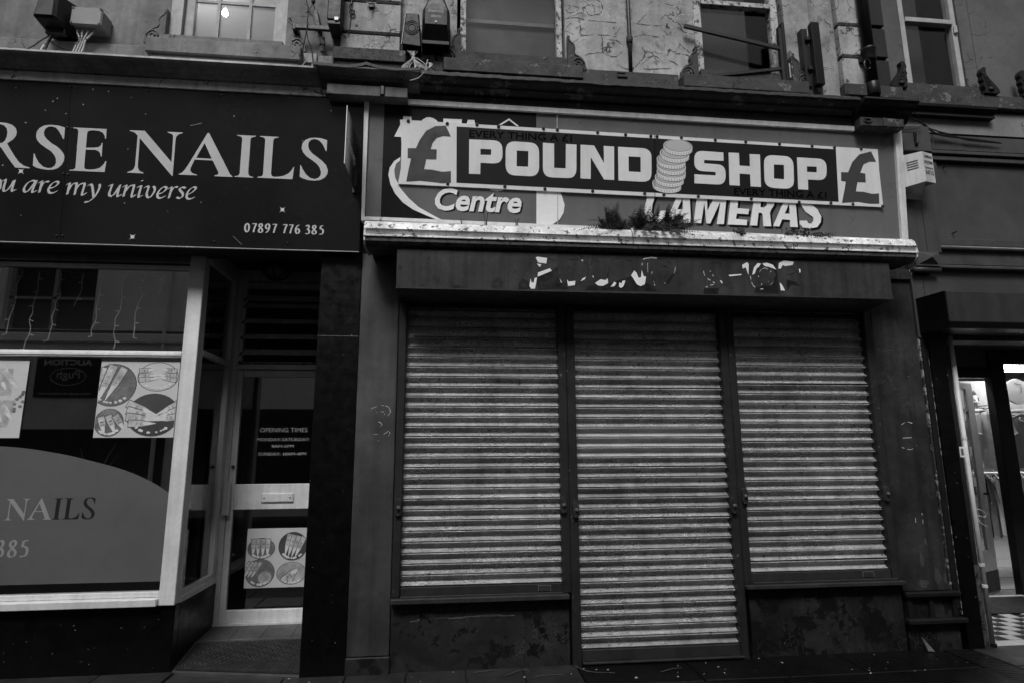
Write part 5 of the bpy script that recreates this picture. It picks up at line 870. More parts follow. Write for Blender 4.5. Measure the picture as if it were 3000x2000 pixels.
put('stub', MB().tube([(-1.085, .0, 4.80), (-1.087, -.005, 4.93)], .017, 8, .02), 'rubble', st_); put('collar', MB().tube([(-1.086, -.003, 4.86), (-1.086, -.003, 4.885)], .024, 8), 'rubble', st_)

sp = thing('speaker', 'tapered dark horn speaker with loose wiring beneath it', 'speaker', (-.345, -.05, 4.83))
put('cabinet', MB().hexa([(-.428, -.11, 4.84), (-.262, -.11, 4.825), (-.262, .045, 4.84), (-.428, .045, 4.85)], [(-.398, -.11, 5.14), (-.288, -.11, 5.14), (-.288, .045, 5.15), (-.398, .045, 5.15)]), 'black_plastic', sp, bev=.01)
for r in (.030, .046, .060): put('cone_ring', MB().tube([(-.345+r*math.cos(t), -.111, 5.0+r*1.1*math.sin(t)) for t in [i*math.pi/10 for i in range(21)]], .0045, 5), 'black_metal', sp, shade=True)
put('edge_chip', MB().hexa([(-.43, -.112, 4.84), (-.424, -.114, 4.84), (-.424, -.11, 4.84), (-.43, -.11, 4.84)], [(-.402, -.112, 5.12), (-.397, -.114, 5.12), (-.397, -.11, 5.12), (-.402, -.11, 5.12)]), 'cable_pale', sp)
for i in range(16):
    a = random.uniform(-.05, .05); b = random.uniform(-.06, .10)
    put('wire', MB().tube(smooth([(-.345+a, -.03, 4.85), (-.35+a*.8+random.uniform(-.02, .02), -.08, 4.80), (-.327+random.uniform(-.012, .012), -.09, 4.742), (-.33+b*.6, -.1+random.uniform(-.03, .02), 4.68+random.uniform(-.02, .02)), (-.345+b*1.5, -.14, 4.62), (-.36+b*1.2, -.2, 4.52)]), .0035, 5), 'cable_pale' if i % 4 else 'cable_black', sp)
for i in range(4):
    put('wire', MB().tube(smooth([(-.33, -.1, 4.72), (-.30+.02*i, -.12, 4.65), (-.25+.015*i, -.13, 4.615), (-.20+.01*i, -.11, 4.64+.01*i), (-.195, -.1, 4.69), (-.23, -.09, 4.68)]), .004, 5), 'cable_pale', sp)
put('wire', MB().tube(smooth([(-.32, -.09, 4.74), (-.22, -.08, 4.69), (-.12, -.07, 4.63), (-.07, -.07, 4.60)]), .004, 5), 'cable_black', sp)
put('wire', MB().tube(smooth([(-.2, -.2, 4.55), (-.196, -.38, 4.52), (-.215, -.39, 4.42), (-.26, -.37, 4.37), (-.33, -.34, 4.36)]), .004, 5), 'cable_pale', sp)
pl2 = thing('cover_plate', 'small square cover plate beneath the black alarm sounder', 'cover plate', (-.22, 0, 4.7)); put('plate', B(-.285, -.185, -.0, .045, 4.70, 4.785), 'old_grey', pl2, bev=.006)
al = thing('alarm_box', 'large black alarm sounder with worn lettering beside the flaking sash window', 'alarm box', (-.145, -.05, 4.86))
put('case', MB().hexa([(-.262, -.10, 4.865), (-.03, -.10, 4.865), (-.03, .045, 4.865), (-.262, .045, 4.865)], [(-.262, -.10, 5.15), (-.03, -.10, 5.15), (-.03, .045, 5.15), (-.262, .045, 5.15)]), 'black_plastic', al, bev=.006)
put('cover', MB().add([(-.235, -.16, 5.01), (-.055, -.16, 5.01), (-.055, -.16, 5.15), (-.10, -.15, 5.27), (-.19, -.15, 5.27), (-.235, -.16, 5.15), (-.258, -.10, 4.90), (-.034, -.10, 4.90), (-.034, -.10, 5.18), (-.09, -.10, 5.31), (-.20, -.10, 5.31), (-.258, -.10, 5.18)], [(0, 1, 2, 5), (2, 3, 4, 5), (0, 6, 7, 1), (1, 7, 8, 2), (2, 8, 9, 3), (3, 9, 10, 4), (4, 10, 11, 5), (5, 11, 6, 0), (6, 11, 10, 9, 8, 7)]), 'black_plastic', al)
put('gable', MB().add([(-.262, -.099, 5.15), (-.03, -.099, 5.15), (-.085, -.099, 5.32), (-.205, -.099, 5.32), (-.262, .045, 5.15), (-.03, .045, 5.15), (-.085, .045, 5.32), (-.205, .045, 5.32)], [(0, 1, 2, 3), (7, 6, 5, 4), (0, 4, 5, 1), (1, 5, 6, 2), (2, 6, 7, 3), (3, 7, 4, 0)]), 'black_plastic', al)
put('lettering', text('shamrock', -.213, -.080, 5.118, 5.15, flat(-.161), .001, .02), 'old_grey', al); put('lettering', text('alarm', -.188, -.105, 5.07, 5.10, flat(-.161), .001, .02), 'old_grey', al)
put('rivet', MB().lathe([(.010, 0), (.008, -.005), (.0, -.008)], (-.145, -.161, 5.028), 'y', 10), 'old_white', al)
for k in range(4): put('vent', MB().tube([(-.031, -.09, 4.93+k*.03), (-.029, .03, 4.95+k*.03)], .004, 4), 'black_metal', al)

cd = thing('conduit', 'rusted vertical conduit pipe running up the cracked render', 'pipe', (1.565, 0, 4.8))
put('pipe', MB().tube([(1.565, .03, 4.80), (1.567, .028, 5.2), (1.568, .03, 8.0)], .018, 8), 'black_metal', cd, shade=True); put('joint', MB().lathe([(.026, 0), (.03, .02), (.03, .05), (.024, .07)], (1.566, .028, 5.10), 'z', 10), 'black_metal', cd)
for z in (5.42, 6.2): put('clip', MB().tube([(1.566+.03*math.cos(t), .02, z+.03*math.sin(t)) for t in [i*.6 for i in range(11)]], .004, 5), 'old_grey', cd)
vg = thing('wall_vent', 'small broken black vent slot in the dark plinth under the cracked render', 'vent', (1.48, -.01, 4.7)); put('slot', B(1.43, 1.52, -.012, .0, 4.735, 4.765), 'screw_black', vg); put('lip', B(1.43, 1.50, -.02, -.005, 4.768, 4.776), 'stone_dark', vg)

sbk = thing('sign_bracket', 'broken projecting sign frame of dark bars in front of the sash window', 'sign bracket', (2.95, -.05, 4.76))
put('post', B(2.94, 2.968, -.05, -.02, 4.765, 5.30), 'black_metal', sbk, bev=.003)
def bar(a, b, w, h):
    d = Vector(b)-Vector(a); u = Vector((0, 1, 0))*w; v = d.cross(u).normalized()*h
    return MB().hexa([Vector(a)-u-v, Vector(a)+u-v, Vector(a)+u+v, Vector(a)-u+v], [Vector(b)-u-v, Vector(b)+u-v, Vector(b)+u+v, Vector(b)-u+v])
put('bar', bar((2.06, -.02, 5.272), (2.955, -.03, 5.10), .012, .016), 'black_metal', sbk); put('bar', bar((2.30, -.02, 4.79), (2.955, -.03, 4.898), .012, .013), 'black_metal', sbk)
put('board', B(2.972, 3.0, -.05, .045, 4.768, 5.36), 'moulding_black', sbk, bev=.004); put('board_face', B(3.003, 3.035, -.045, .045, 4.775, 4.98), 'black_plastic', sbk)
put('lettering', MB().add([(v[0], v[1], v[2]) for v in text('100', -.045, .0, 4.80, 4.95, lambda x, z, t=0.: (3.02+x*.3, -.047-t, z), .001).V], text('100', -.045, .0, 4.80, 4.95, lambda x, z, t=0.: (3.02+x*.3, -.047-t, z), .001).F), 'old_white', sbk)
put('flaking_edge', B(3.036, 3.048, -.04, .045, 4.77, 5.08), 'strip_flaking', sbk)
bb = thing('black_channel', 'upright black metal channel standing off the wall beside the pier', 'metal bar', (3.25, -.03, 4.73))
put('channel', B(3.235, 3.312, -.09, -.03, 4.73, 5.355), 'black_plastic', bb, bev=.004); put('back_plate', B(3.178, 3.234, -.02, .045, 4.75, 5.33), 'screw_black', bb); put('fixing', MB().box(3.2, 3.26, -.05, .04, 4.9, 4.93).box(3.2, 3.26, -.05, .04, 5.2, 5.23), 'black_metal', bb)

dp = thing('downpipe', 'black cast iron downpipe running down the pier between two buildings', 'downpipe', (3.76, -.09, 4.6))
put('pipe', MB().tube([(3.765, -.09, 4.60), (3.765, -.09, 8.0)], .048, 14), 'black_plastic', dp, shade=True); put('socket', MB().lathe([(.05, 0), (.058, .02), (.058, .10), (.064, .11), (.064, .13), (.05, .14)], (3.765, -.09, 4.98), 'z', 14), 'black_plastic', dp, shade=True)
put('socket', MB().lathe([(.05, 0), (.056, .01), (.056, .12), (.05, .13)], (3.765, -.09, 4.64), 'z', 14), 'black_plastic', dp, shade=True)
put('wall_bracket', MB().box(3.70, 3.83, -.07, -.03, 5.0, 5.04), 'black_metal', dp); put('strap', MB().tube([(3.71+.03*math.cos(t), -.125, 4.93+.05*math.sin(t)) for t in [i*.5 for i in range(13)]], .006, 5), 'black_metal', dp)

ca = thing('wall_cables', 'bundle of loose black cables strung from the cornice end across the plaster band', 'cables', (4.3, -.06, 4.3))
for k in range(7):
    j = [random.uniform(-.012, .012) for _ in range(8)]
    put('cable', MB().tube(smooth([(3.90, -.25, 4.45+j[0]), (4.06, -.10, 4.458+j[1]), (4.17, -.08, 4.425+j[2]), (4.26, -.06, 4.385+j[3]*1.5), (4.36, -.05, 4.345+j[4]*2.2), (4.50, -.04, 4.325+j[5]*1.5), (4.68, -.035, 4.30+j[6]), (4.85+.2*random.random(), -.03, 4.283+j[7]*.5), (5.3+.1*k, -.012, 4.36)][:8]), .0045, 5), 'cable_black', ca)
put('cable', MB().tube(smooth([(4.0, -.2, 4.45), (4.10, -.16, 4.43), (4.16, -.14, 4.37), (4.10, -.11, 4.33), (3.98, -.10, 4.32)]), .004, 5), 'cable_black', ca); put('cable', MB().tube(smooth([(4.30, -.06, 4.37), (4.325, -.05, 4.28), (4.31, -.04, 4.20), (4.28, -.03, 4.15)]), .004, 5), 'cable_black', ca); put('cable', MB().tube(smooth([(4.02, -.2, 4.46), (4.07, -.2, 4.52), (4.10, -.19, 4.60)]), .004, 5), 'cable_black', ca)

ax = thing('alarm_box', 'white plastic alarm box with vent slots and dark lettering on the timber pilaster', 'alarm box', (4.02, -.1, 3.64))
put('case', MB().add([(3.885, -.16, 3.74), (4.018, -.24, 3.765), (4.138, -.21, 3.765), (4.138, -.09, 3.79), (3.885, -.09, 3.67), (4.09, -.09, 3.66), (3.885, -.16, 4.03), (4.018, -.24, 4.04), (4.138, -.21, 4.035), (4.138, -.09, 4.035), (3.885, -.09, 4.03)], [(0, 1, 7, 6), (1, 2, 8, 7), (2, 3, 9, 8), (0, 4, 5, 1), (1, 5, 3, 2), (5, 4, 10, 9, 3), (4, 0, 6, 10), (6, 7, 8, 9, 10)]), 'alarm_white', ax)
for k in range(4): put('vent', MB().tube([(3.915, -.179, 3.955-.022*k), (3.985, -.221, 3.965-.022*k)], .0055, 5), 'old_grey', ax)
afn = lambda x, z, t=0.: (4.018+x*.97+t*.24, -.24+x*.2425-t*.97, z)
for body, z0, z1 in (('CUMBRIAN', 3.985, 4.012), ('SYSTEMS', 3.93, 3.96), ('CARLISLE', 3.885, 3.903), ('34715', 3.83, 3.872)): put('lettering', text(body, .014, .112, z0, z1, afn, .0015, .03), 'print_dark', ax)

# ================================================================== SALON WINDOW THINGS
def poster(label, x0, x1, z0, z1, Y):
    t = thing('poster', label, 'poster', ((x0+x1)/2, Y, z0)); put('sheet', B(x0, x1, Y, Y+.003, z0, z1), 'print_white', t); return t
def ellipse(cx, cz, rx, rz, n=28, rot=0.): return [(cx+rx*math.cos(a)*math.cos(rot)-rz*math.sin(a)*math.sin(rot), cz+rx*math.cos(a)*math.sin(rot)+rz*math.sin(a)*math.cos(rot)) for a in [2*math.pi*i/n for i in range(n)]]
def finger(x, z, L, w, ang, tip, Y, skin, nail, k=0, dark=None):
    c, s = math.cos(ang), math.sin(ang)
    def tr(p): return (x+p[0]*c-p[1]*s, z+p[0]*s+p[1]*c)
    body = [(0, -w*.55), (L*.55, -w*.5), (L*.92, -w*.36), (L, 0), (L*.92, w*.36), (L*.55, w*.5), (0, w*.55)]
    if dark is not None:
        dark.plate([tr((p[0]*1.04-.004, p[1]*1.22)) for p in smooth(body, 2)], [], flat(Y), .00075+k*.00016)
        for q_ in (.38, .43, .62): dark.plate([tr((L*q_, -w*.3)), tr((L*q_+.0022, -w*.3)), tr((L*q_+.0022, w*.25)), tr((L*q_, w*.25))], [], flat(Y), .0022)
    skin.plate([tr(p) for p in smooth(body, 2)], [], flat(Y), .00083+k*.00016)
    nb = [(L*.78, -w*.3), (L*1.0, -w*.28), (L*tip, -w*.05), (L*tip, w*.05), (L*1.0, w*.28), (L*.78, w*.3), (L*.73, 0)]
    nail.plate([tr(p) for p in nb], [], flat(Y), .0024+k*.00008)
def clip_ok(p, x0, x1, z0, z1): return [(min(max(x, x0), x1), min(max(z, z0), z1)) for x, z in p]
def photo(t, cx, cz, rx, rz, box, hands, back, rot=0.):
    Y = box[4]; put('photo_ring', MB().plate(clip_ok(ellipse(cx, cz, rx, rz, 32, rot), *box[:4]), [], flat(Y), .0003), 'print_ring', t)
    put('photo_field', MB().plate(clip_ok(ellipse(cx, cz, rx*.96, rz*.96, 32, rot), *box[:4]), [], flat(Y), .0006), back, t)
    sk = MB(); na = MB(); dk = MB()
    for i, h in enumerate(hands): finger(*h, Y, sk, na, i, dk)
    fl_ = MB()
    for i in range(9):
        a = -math.pi*(.25+.5*i/8)+random.uniform(-.1, .1); r_ = random.uniform(.008, .014); q_ = (cx+rx*.82*math.cos(a), cz+rz*.82*math.sin(a))
        fl_.plate(clip_ok(ellipse(q_[0], q_[1], r_, r_*.8, 7), *box[:4]), [], flat(Y), .0026+i*.00005)
    tag(put('printed_petal', fl_, 'print_nail', t), kind='stuff')
    if hands:
        tag(put('printed_shade', MB().add([(min(max(v[0], box[0]), box[1]), v[1], min(max(v[2], box[2]), box[3])) for v in dk.V], dk.F), 'print_ring', t), kind='stuff')
        put('printed_hand', MB().add([(min(max(v[0], box[0]), box[1]), v[1], min(max(v[2], box[2]), box[3])) for v in sk.V], sk.F), 'print_skin', t); put('printed_nail', MB().add([(min(max(v[0], box[0]), box[1]), v[1], min(max(v[2], box[2]), box[3])) for v in na.V], na.F), 'print_nail', t)['kind'] = 'stuff'
R = math.radians
p1 = poster('nail art poster with four round photographs on the salon window', -2.64, -2.07, 1.645, 2.22, .228); bx = (-2.638, -2.072, 1.647, 2.218, .228)
photo(p1, -2.54, 2.04, .17, .163, bx, [(-2.60, 2.17, .24, .055, R(-103), 1.25), (-2.55, 2.19, .23, .055, R(-108), 1.3), (-2.47, 2.17, .2, .05, R(-115), 1.35)], 'print_mid')
photo(p1, -2.222, 2.105, .15, .112, bx, [(-2.36, 2.15, .09, .03, R(5), 1.2), (-2.36, 2.115, .11, .03, R(0), 1.2), (-2.355, 2.08, .11, .03, R(5), 1.2), (-2.09, 2.15, .09, .03, R(175), 1.2), (-2.09, 2.115, .11, .03, R(180), 1.2), (-2.09, 2.08, .1, .03, R(170), 1.2)], 'print_white')
photo(p1, -2.232, 1.815, .19, .163, bx, [(-2.42, 1.90, .17, .05, R(-22), 1.45), (-2.42, 1.85, .19, .05, R(-14), 1.45), (-2.42, 1.80, .18, .05, R(-6), 1.45), (-2.40, 1.75, .14, .045, R(0), 1.4), (-2.05, 1.90, .12, .045, R(208), 1.6), (-2.05, 1.85, .12, .045, R(200), 1.6), (-2.05, 1.80, .12, .045, R(188), 1.6)], 'print_ring')
photo(p1, -2.54, 1.757, .105, .105, bx, [(-2.60, 1.80, .1, .045, R(-75), 1.35), (-2.55, 1.81, .11, .045, R(-65), 1.35), (-2.50, 1.81, .1, .045, R(-55), 1.35)], 'print_mid')
p0 = poster('nail art poster with two square photographs and a printed rose border', -3.72, -3.152, 1.645, 2.22, .2285); bx0 = (-3.718, -3.155, 1.647, 2.218, .2285)
for z0, z1 in ((1.957, 2.16), (1.72, 1.922)):
    put('photo_field', MB().plate([(-3.6, z0), (-3.245, z0), (-3.255 if z0 > 1.9 else -3.215, z1), (-3.6, z1)], [], flat(.2285), .0004), 'print_grey', p0)
    sk = MB(); na = MB()
    for i in range(4): finger(-3.50+.06*i, z1-.01, .15, .04, R(-70+6*i), 1.2, .2285, sk, na, i)
    put('printed_hand', sk, 'print_skin', p0); put('printed_nail', na, 'print_nail', p0)
rm = MB()
for i in range(9):
    x = -3.19+random.uniform(-.03, .03); z = 1.84+i*.018; rm.plate(ellipse(x, z, .014, .012, 8), [], flat(.2285), .0006+i*.0001)
put('printed_rose', rm, 'print_mid', p0)
p2 = poster('small nail art poster stuck low on the glass door', -1.718, -1.215, .388, .878, 1.012); bx2 = (-1.716, -1.217, .39, .876, 1.012)
photo(p2, -1.594, .711, .116, .088, bx2, [(-1.66+.04*i, .79, .11, .036, R(-90), 1.3) for i in range(4)], 'print_mid'); photo(p2, -1.33, .725, .122, .12, bx2, [(-1.36+.04*i, .83-.01*i, .14, .036, R(-100-4*i), 1.3) for i in range(4)], 'print_ring')
photo(p2, -1.592, .51, .122, .115, bx2, [(-1.68+.03*i, .60, .12, .03, R(-120), 1.2) for i in range(4)], 'print_mid'); photo(p2, -1.33, .502, .125, .093, bx2, [(-1.40, .44, .12, .05, R(40), 1.2), (-1.35, .44, .10, .04, R(55), 1.2)], 'print_grey')
put('printed_jar', MB().plate(ellipse(-1.55, .47, .055, .05), [], flat(1.012), .0022).plate(ellipse(-1.55, .475, .04, .03), [], flat(1.012), .003), 'print_grey', p2)
ot = thing('window_lettering', 'white opening hours lettering on the glass door', 'lettering', (-1.47, 1.019, 1.5))
of_ = flat(1.0195)
for body, x0, x1, z0, z1 in (('OPENING TIMES', -1.676, -1.263, 1.708, 1.746), ('MONDAY-SATURDAY:', -1.696, -1.24, 1.629, 1.657), ('9AM-6PM', -1.567, -1.375, 1.571, 1.597), ('SUNDAY: 10AM-4PM', -1.675, -1.264, 1.503, 1.529)): put('line', text(body, x0, x1, z0, z1, of_, .0, .0), 'print_white', ot)
vn = thing('window_vinyl', 'frosted grey curved vinyl on the lower salon window', 'window vinyl', (-3., .23, .6))
vf = flat(.2335); N_ = 20
arc = [(-5.6, 1.15), (-5., 1.42), (-4.4, 1.575), (-3.9, 1.62), (-3.5, 1.60), (-3.15, 1.575), (-2.95, 1.545), (-2.786, 1.513), (-2.6, 1.465), (-2.391, 1.404), (-2.2, 1.32), (-2.052, 1.23)]
put('sheet', MB().plate([(-5.6, .62)]+smooth(arc)+[(-2.052, .612)], [], vf, .001), 'vinyl_frost', vn)
for k, (o_, h_) in enumerate(SERIF[3:]):
    sx = .60/1.83; 
    def cv(p): return (-3.175+(p[0]+2.60)*sx*1.0, 1.058+(p[1]-3.66)*.155/.49)
    xs_ = [p[0] for p in SERIF[3][0]]; xe = [p[0] for p in SERIF[7][0]]; X0, X1 = min(xs_), max(xe); zs_ = [p[1] for p in SERIF[5][0]]; Z0, Z1 = min(zs_), max(zs_)
    def cv(p): return (-3.178+(p[0]-X0)/(X1-X0)*.61, 1.058+(p[1]-Z0)/(Z1-Z0)*.15)
    put('letter', MB().plate([cv(p) for p in o_], [[cv(p) for p in h] for h in h_], vf, .002), 'vinyl_light' if k < 2 else 'vinyl_dark', vn)
put('lettering', digits('385', (-3.20, -3.12, -3.04), .805, .112, vf, (.006, .002), .003, .0018), 'vinyl_light', vn)
put('lettering', digits('07897776', [-3.86+.08*i+(.04 if i > 4 else 0) for i in range(8)], .805, .112, vf, (.006, .002), .003, .0018), 'vinyl_light', vn)
il = thing('icicle_lights', 'white icicle string lights hanging behind the upper salon window', 'string lights', (-2.8, .3, 2.3))
tops = [(-3.342, 2.949, 2.432), (-3.2, 2.935, 2.32), (-3.04, 2.934, 2.39), (-2.885, 2.92, 2.653), (-2.738, 2.918, 2.423), (-2.575, 2.922, 2.328), (-2.429, 2.938, 2.416), (-2.277, 2.93, 2.766), (-3.49, 2.95, 2.6), (-3.63, 2.95, 2.4)]
put('string', MB().tube(smooth([(-3.8, .3, 2.96), (-3.34, .3, 2.955), (-3.04, .3, 2.94), (-2.74, .3, 2.925), (-2.43, .3, 2.94), (-2.06, .3, 2.99)]), .0022, 4), 'cable_pale', il)
def strand(x, y, z0, z1, parent, mat='letter_edge'):
    n = max(4, int((z0-z1)/.055)); pts = [(x+random.uniform(-.009, .009)+(.008*math.sin(i*1.3+x*9))-.035*(i/n), y+random.uniform(-.008, .008), z0+(z1-z0)*i/n) for i in range(n+1)]
    m = MB().tube(smooth(pts, 3), .0034, 5)
    for i in range(1, n+1, 2):
        p = pts[i]; s = random.choice((-1, 1)); m.tube([p, (p[0]+s*.028, p[1], p[2]-random.uniform(-.004, .012))], .0042, 4)
    put('strand', m, mat, parent)
for x, a, b in tops: strand(x, .285, a, b, il)
il2 = thing('icicle_lights', 'tangled white icicle lights behind the narrow return window and louvres', 'string lights', (-2.05, .7, 2.3))
for i in range(5): strand(-2.08+random.uniform(-.03, .03), .62+.07*i, 2.85, 2.2+.08*i, il2, 'cable_pale')
for i in range(6): strand(-1.85+.14*i, 1.16, 2.86, 2.36+random.uniform(-.03, .1), il2, 'print_mid')
put('string', MB().tube(smooth([(-2.08, .6, 2.9), (-2.05, .9, 2.88), (-1.9, 1.16, 2.88), (-1.5, 1.16, 2.80), (-1.05, 1.16, 2.86)]), .0025, 4), 'print_mid', il2)
pt = thing('potted_plant', 'spiky leaved potted plant behind the salon window', 'plant', (-3.0, .9, .9))
put('pot', MB().lathe([(.09, 0), (.13, .22), (.14, .24), (.12, .24)], (-3.0, .9, .9), 'z', 14), 'interior_mid', pt); put('stand', B(-3.2, -2.8, .7, 1.1, .535, .9), 'interior_dark', pt)
for i in range(26):
    a = i*2.4; L_ = random.uniform(.45, .75); e = random.uniform(.25, 1.2); d = Vector((math.cos(a)*math.cos(e), math.sin(a)*math.cos(e)*.6, math.sin(e))); s_ = Vector((-math.sin(a), math.cos(a), 0))*.014
    b0_ = Vector((-3.0, .9, 1.14)); P = [b0_+d*L_*t+Vector((0, 0, -.25*L_*t*t)) for t in (0, .35, .7, 1)]
    V = [];
    for k_, p in enumerate(P): w_ = (1., .9, .55, .05)[k_]; V += [p+s_*w_, p-s_*w_]
    put('leaf', MB().add(V, [(2*k_, 2*k_+1, 2*k_+3, 2*k_+2) for k_ in range(3)]), 'leaf_pale', pt)
ch = thing('salon_chair', 'dark padded salon chair glimpsed through the return window', 'chair', (-2.6, 1.15, 0))
put('seat', B(-2.8, -2.35, .95, 1.38, .45, .55), 'cloth_black', ch, bev=.03); put('backrest', B(-2.8, -2.35, 1.36, 1.44, .6, 1.1), 'cloth_black', ch, bev=.03); put('column', MB().tube([(-2.58, 1.17, .0), (-2.58, 1.17, .45)], .03, 8), 'alu_frame', ch); put('base', MB().lathe([(.22, 0), (.2, .03), (.04, .05)], (-2.58, 1.17, -.02), 'z', 14), 'alu_frame', ch)
mt = thing('door_mat', 'dark ribbed entrance mat on the sloping salon doorway floor', 'mat', (-1.47, .35, 0))
def ramp(x, y): return -.004+.079*(y-(.235-(x+1.94)*.2287))/(.64-(.235-(x+1.94)*.2287))
put('base', MB().hexa([(-1.915, .25, ramp(-1.915, .25)-.002), (-1.02, .06, ramp(-1.02, .06)-.002), (-1.02, .615, .065), (-1.915, .615, .065)], [(-1.915, .25, ramp(-1.915, .25)+.008), (-1.02, .06, ramp(-1.02, .06)+.008), (-1.02, .615, .079), (-1.915, .615, .079)]), 'mat_dark', mt)
rb_ = MB()
for i in range(38):
    for j in range(16):
        x = -1.90+i*.0228; y = .235+j*.0235+(i % 2)*.006-((x+1.9)*.2 if j < 2 else 0)
        if y < .25-(x+1.915)*.212+.01: continue
        if (i//2+j) % 3 == 2: rb_.box(x, x+.018, y, y+.005, ramp(x, y)+.006, ramp(x, y)+.0125)
        else: rb_.box(x, x+.0045, y-.006, y+.013, ramp(x, y)+.006, ramp(x, y)+.0125)
for i in range(30):
    for j in range(9):
        x = -1.60+i*.02; y = .215-j*.0235
        if y > .25-(x+1.915)*.212+.012 and y < .235: rb_.box(x, x+.0045, y-.006, y+.013, ramp(x, y)+.006, ramp(x, y)+.0125)
tag(put('ribs', rb_, 'mat_rib', mt), kind='stuff')
lm = thing('bulkhead_lamp', 'black caged bulkhead lamp under the salon entrance ceiling', 'lamp', (-1.56, .8, 3.1))
put('base', MB().lathe([(.13, .1), (.135, .08), (.13, .06)], (-1.56, .8, 3.1), 'z', 20), 'black_plastic', lm); put('lens', MB().lathe([(.11, .06), (.10, .02), (.06, -.02), (.0, -.03)], (-1.56, .8, 3.1), 'z', 20), 'grey_plastic', lm, shade=True)
for k in range(4):
    a = k*math.pi/4; put('cage_bar', MB().tube([(-1.56+r*math.cos(a), .8+r*math.sin(a), 3.1+h) for r, h in ((-.125, .06), (-.11, .01), (-.06, -.035), (0, -.045), (.06, -.035), (.11, .01), (.125, .06))], .007, 5), 'black_plastic', lm)
bl = thing('light_bulb', 'lit bare bulb glowing behind the small-paned upper window', 'light bulb', (-2.086, .5, 5.45))
put('bulb', MB().lathe([(0, -.028), (.02, -.018), (.027, 0), (.021, .02), (.012, .045)], (-2.086, .5, 5.487), 'z', 12), 'bulb_glow', bl, shade=True); put('flex', MB().tube([(-2.086, .5, 5.53), (-2.086, .5, 6.95)], .006, 5), 'cable_black', bl)

# ================================================================== PLANTS ON THE AWNING
def frond(base, d, L_, w, parent, mat):
    d = Vector(d).normalized(); side = d.cross(Vector((0, -1, .2))).normalized(); m = MB(); n = 15
    P = [Vector(base)+d*L_*t+Vector((0, -.05*t*t, -.35*L_*t*t*abs(d.x)-.12*L_*t*t)) for t in [i/n for i in range(n+1)]]
    m.tube([tuple(p) for p in P], .0022, 4, .0008)
    for i in range(2, n+1):
        t = i/n; l = w*(1-abs(t-.35)*1.15)*random.uniform(.7, 1.2)
        for s in (-1, 1):
            q = P[i]; v = side*s*l+d*l*.45+Vector((0, random.uniform(-.3, .3)*l, random.uniform(-.25, .2)*l)); u = d*l*.14
            m.add([q-u, q+v*.5-u*1.1, q+v, q+v*.5+u*1.1, q+u], [(0, 1, 2, 3, 4)])
    put('frond', m, mat, parent)
fe = thing('fern', 'large dark fern growing out of the joint above the awning', 'fern', (1.45, -.28, 3.2))
put('root_clump', MB().add([(1.22+.045*i+random.uniform(-.01, .01), -.31+random.uniform(-.03, .03), 3.20+random.uniform(.0, .05)) for i in range(12) for _ in (0, 1, 2)], [(3*i, 3*i+1, 3*i+2) for i in range(12)]), 'leaf', fe)
for i in range(78):
    bx_ = random.uniform(1.20, 1.74); k = (bx_-1.47)/.25; ang = k*.7+random.uniform(-1.0, 1.0)
    frond((bx_, -.31+random.uniform(-.05, .03), 3.195), (math.sin(ang), random.uniform(-.6, .05), math.cos(ang)*.8), random.uniform(.09, .24), random.uniform(.026, .045), fe, random.choice(('leaf', 'leaf', 'leaf', 'leaf_pale')))
for ang, L_, b in ((-1.25, .33, 1.26), (-1.0, .34, 1.32), (-.5, .24, 1.34), (.25, .25, 1.42), (1.05, .33, 1.68), (.85, .30, 1.62), (1.3, .3, 1.7), (-1.4, .25, 1.24)):
    frond((b, -.31, 3.20), (math.sin(ang), -.1, math.cos(ang)), L_, .034, fe, 'leaf')
for i in range(7): frond((1.42+.05*i, -.36, 3.20), (random.uniform(-.5, .5), -.6, -.25), .12, .03, fe, 'leaf_pale')
def weed(label, x0, x1, h, n, name='weed_clump'):
    t = thing(name, label, 'weed', ((x0+x1)/2, -.33, 3.19)); 
    for k in range(n):
        x = random.uniform(x0, x1); m = MB()
        for j in range(16):
            c = Vector((x+random.uniform(-.03, .03), -.35+random.uniform(-.05, .03), 3.195+random.uniform(-.02, h))); r = random.uniform(.005, .012); a = random.uniform(0, 6.3)
            u = Vector((math.cos(a), random.uniform(-.5, .5), math.sin(a)))*r; v = Vector((-math.sin(a), random.uniform(-.5, .5), math.cos(a)))*r*.8
            m.add([c-u, c+v, c+u, c-v], [(0, 1, 2, 3)])
        tag(put('leaf_tuft', m, 'leaf', t), kind='stuff')
    return t
weed('small dark weed tuft below the painted letter E on the awning', 2.21, 2.29, .03, 5); weed('trailing weed clump near the end of the awning', 2.64, 2.86, .05, 10); weed('row of tiny moss tufts trailing beyond the weed clump on the awning', 2.86, 3.03, .02, 7, 'moss_tuft')
def grass(label, x, n, h):
    t = thing('grass_sprig', label, 'grass', (x, -.3, 3.2))
    for i in range(n):
        a = random.uniform(-.6, .6); put('blade', MB().tube(smooth([(x+random.uniform(-.02, .02), -.3, 3.19), (x+h*.3*math.sin(a), -.31, 3.2+h*.6), (x+h*.8*math.sin(a), -.32, 3.2+h)]), .0022, 4, .0008), 'leaf_pale', t)
grass('thin dry grass sprig under the old word Centre', .27, 5, .11); grass('short grass sprig beside the white half roundel', .50, 6, .07); grass('tiny grass sprig near the pale frame corner', -.52, 4, .04); grass('small drooping sprig below the white crescent print on the old sign', .08, 4, .05)

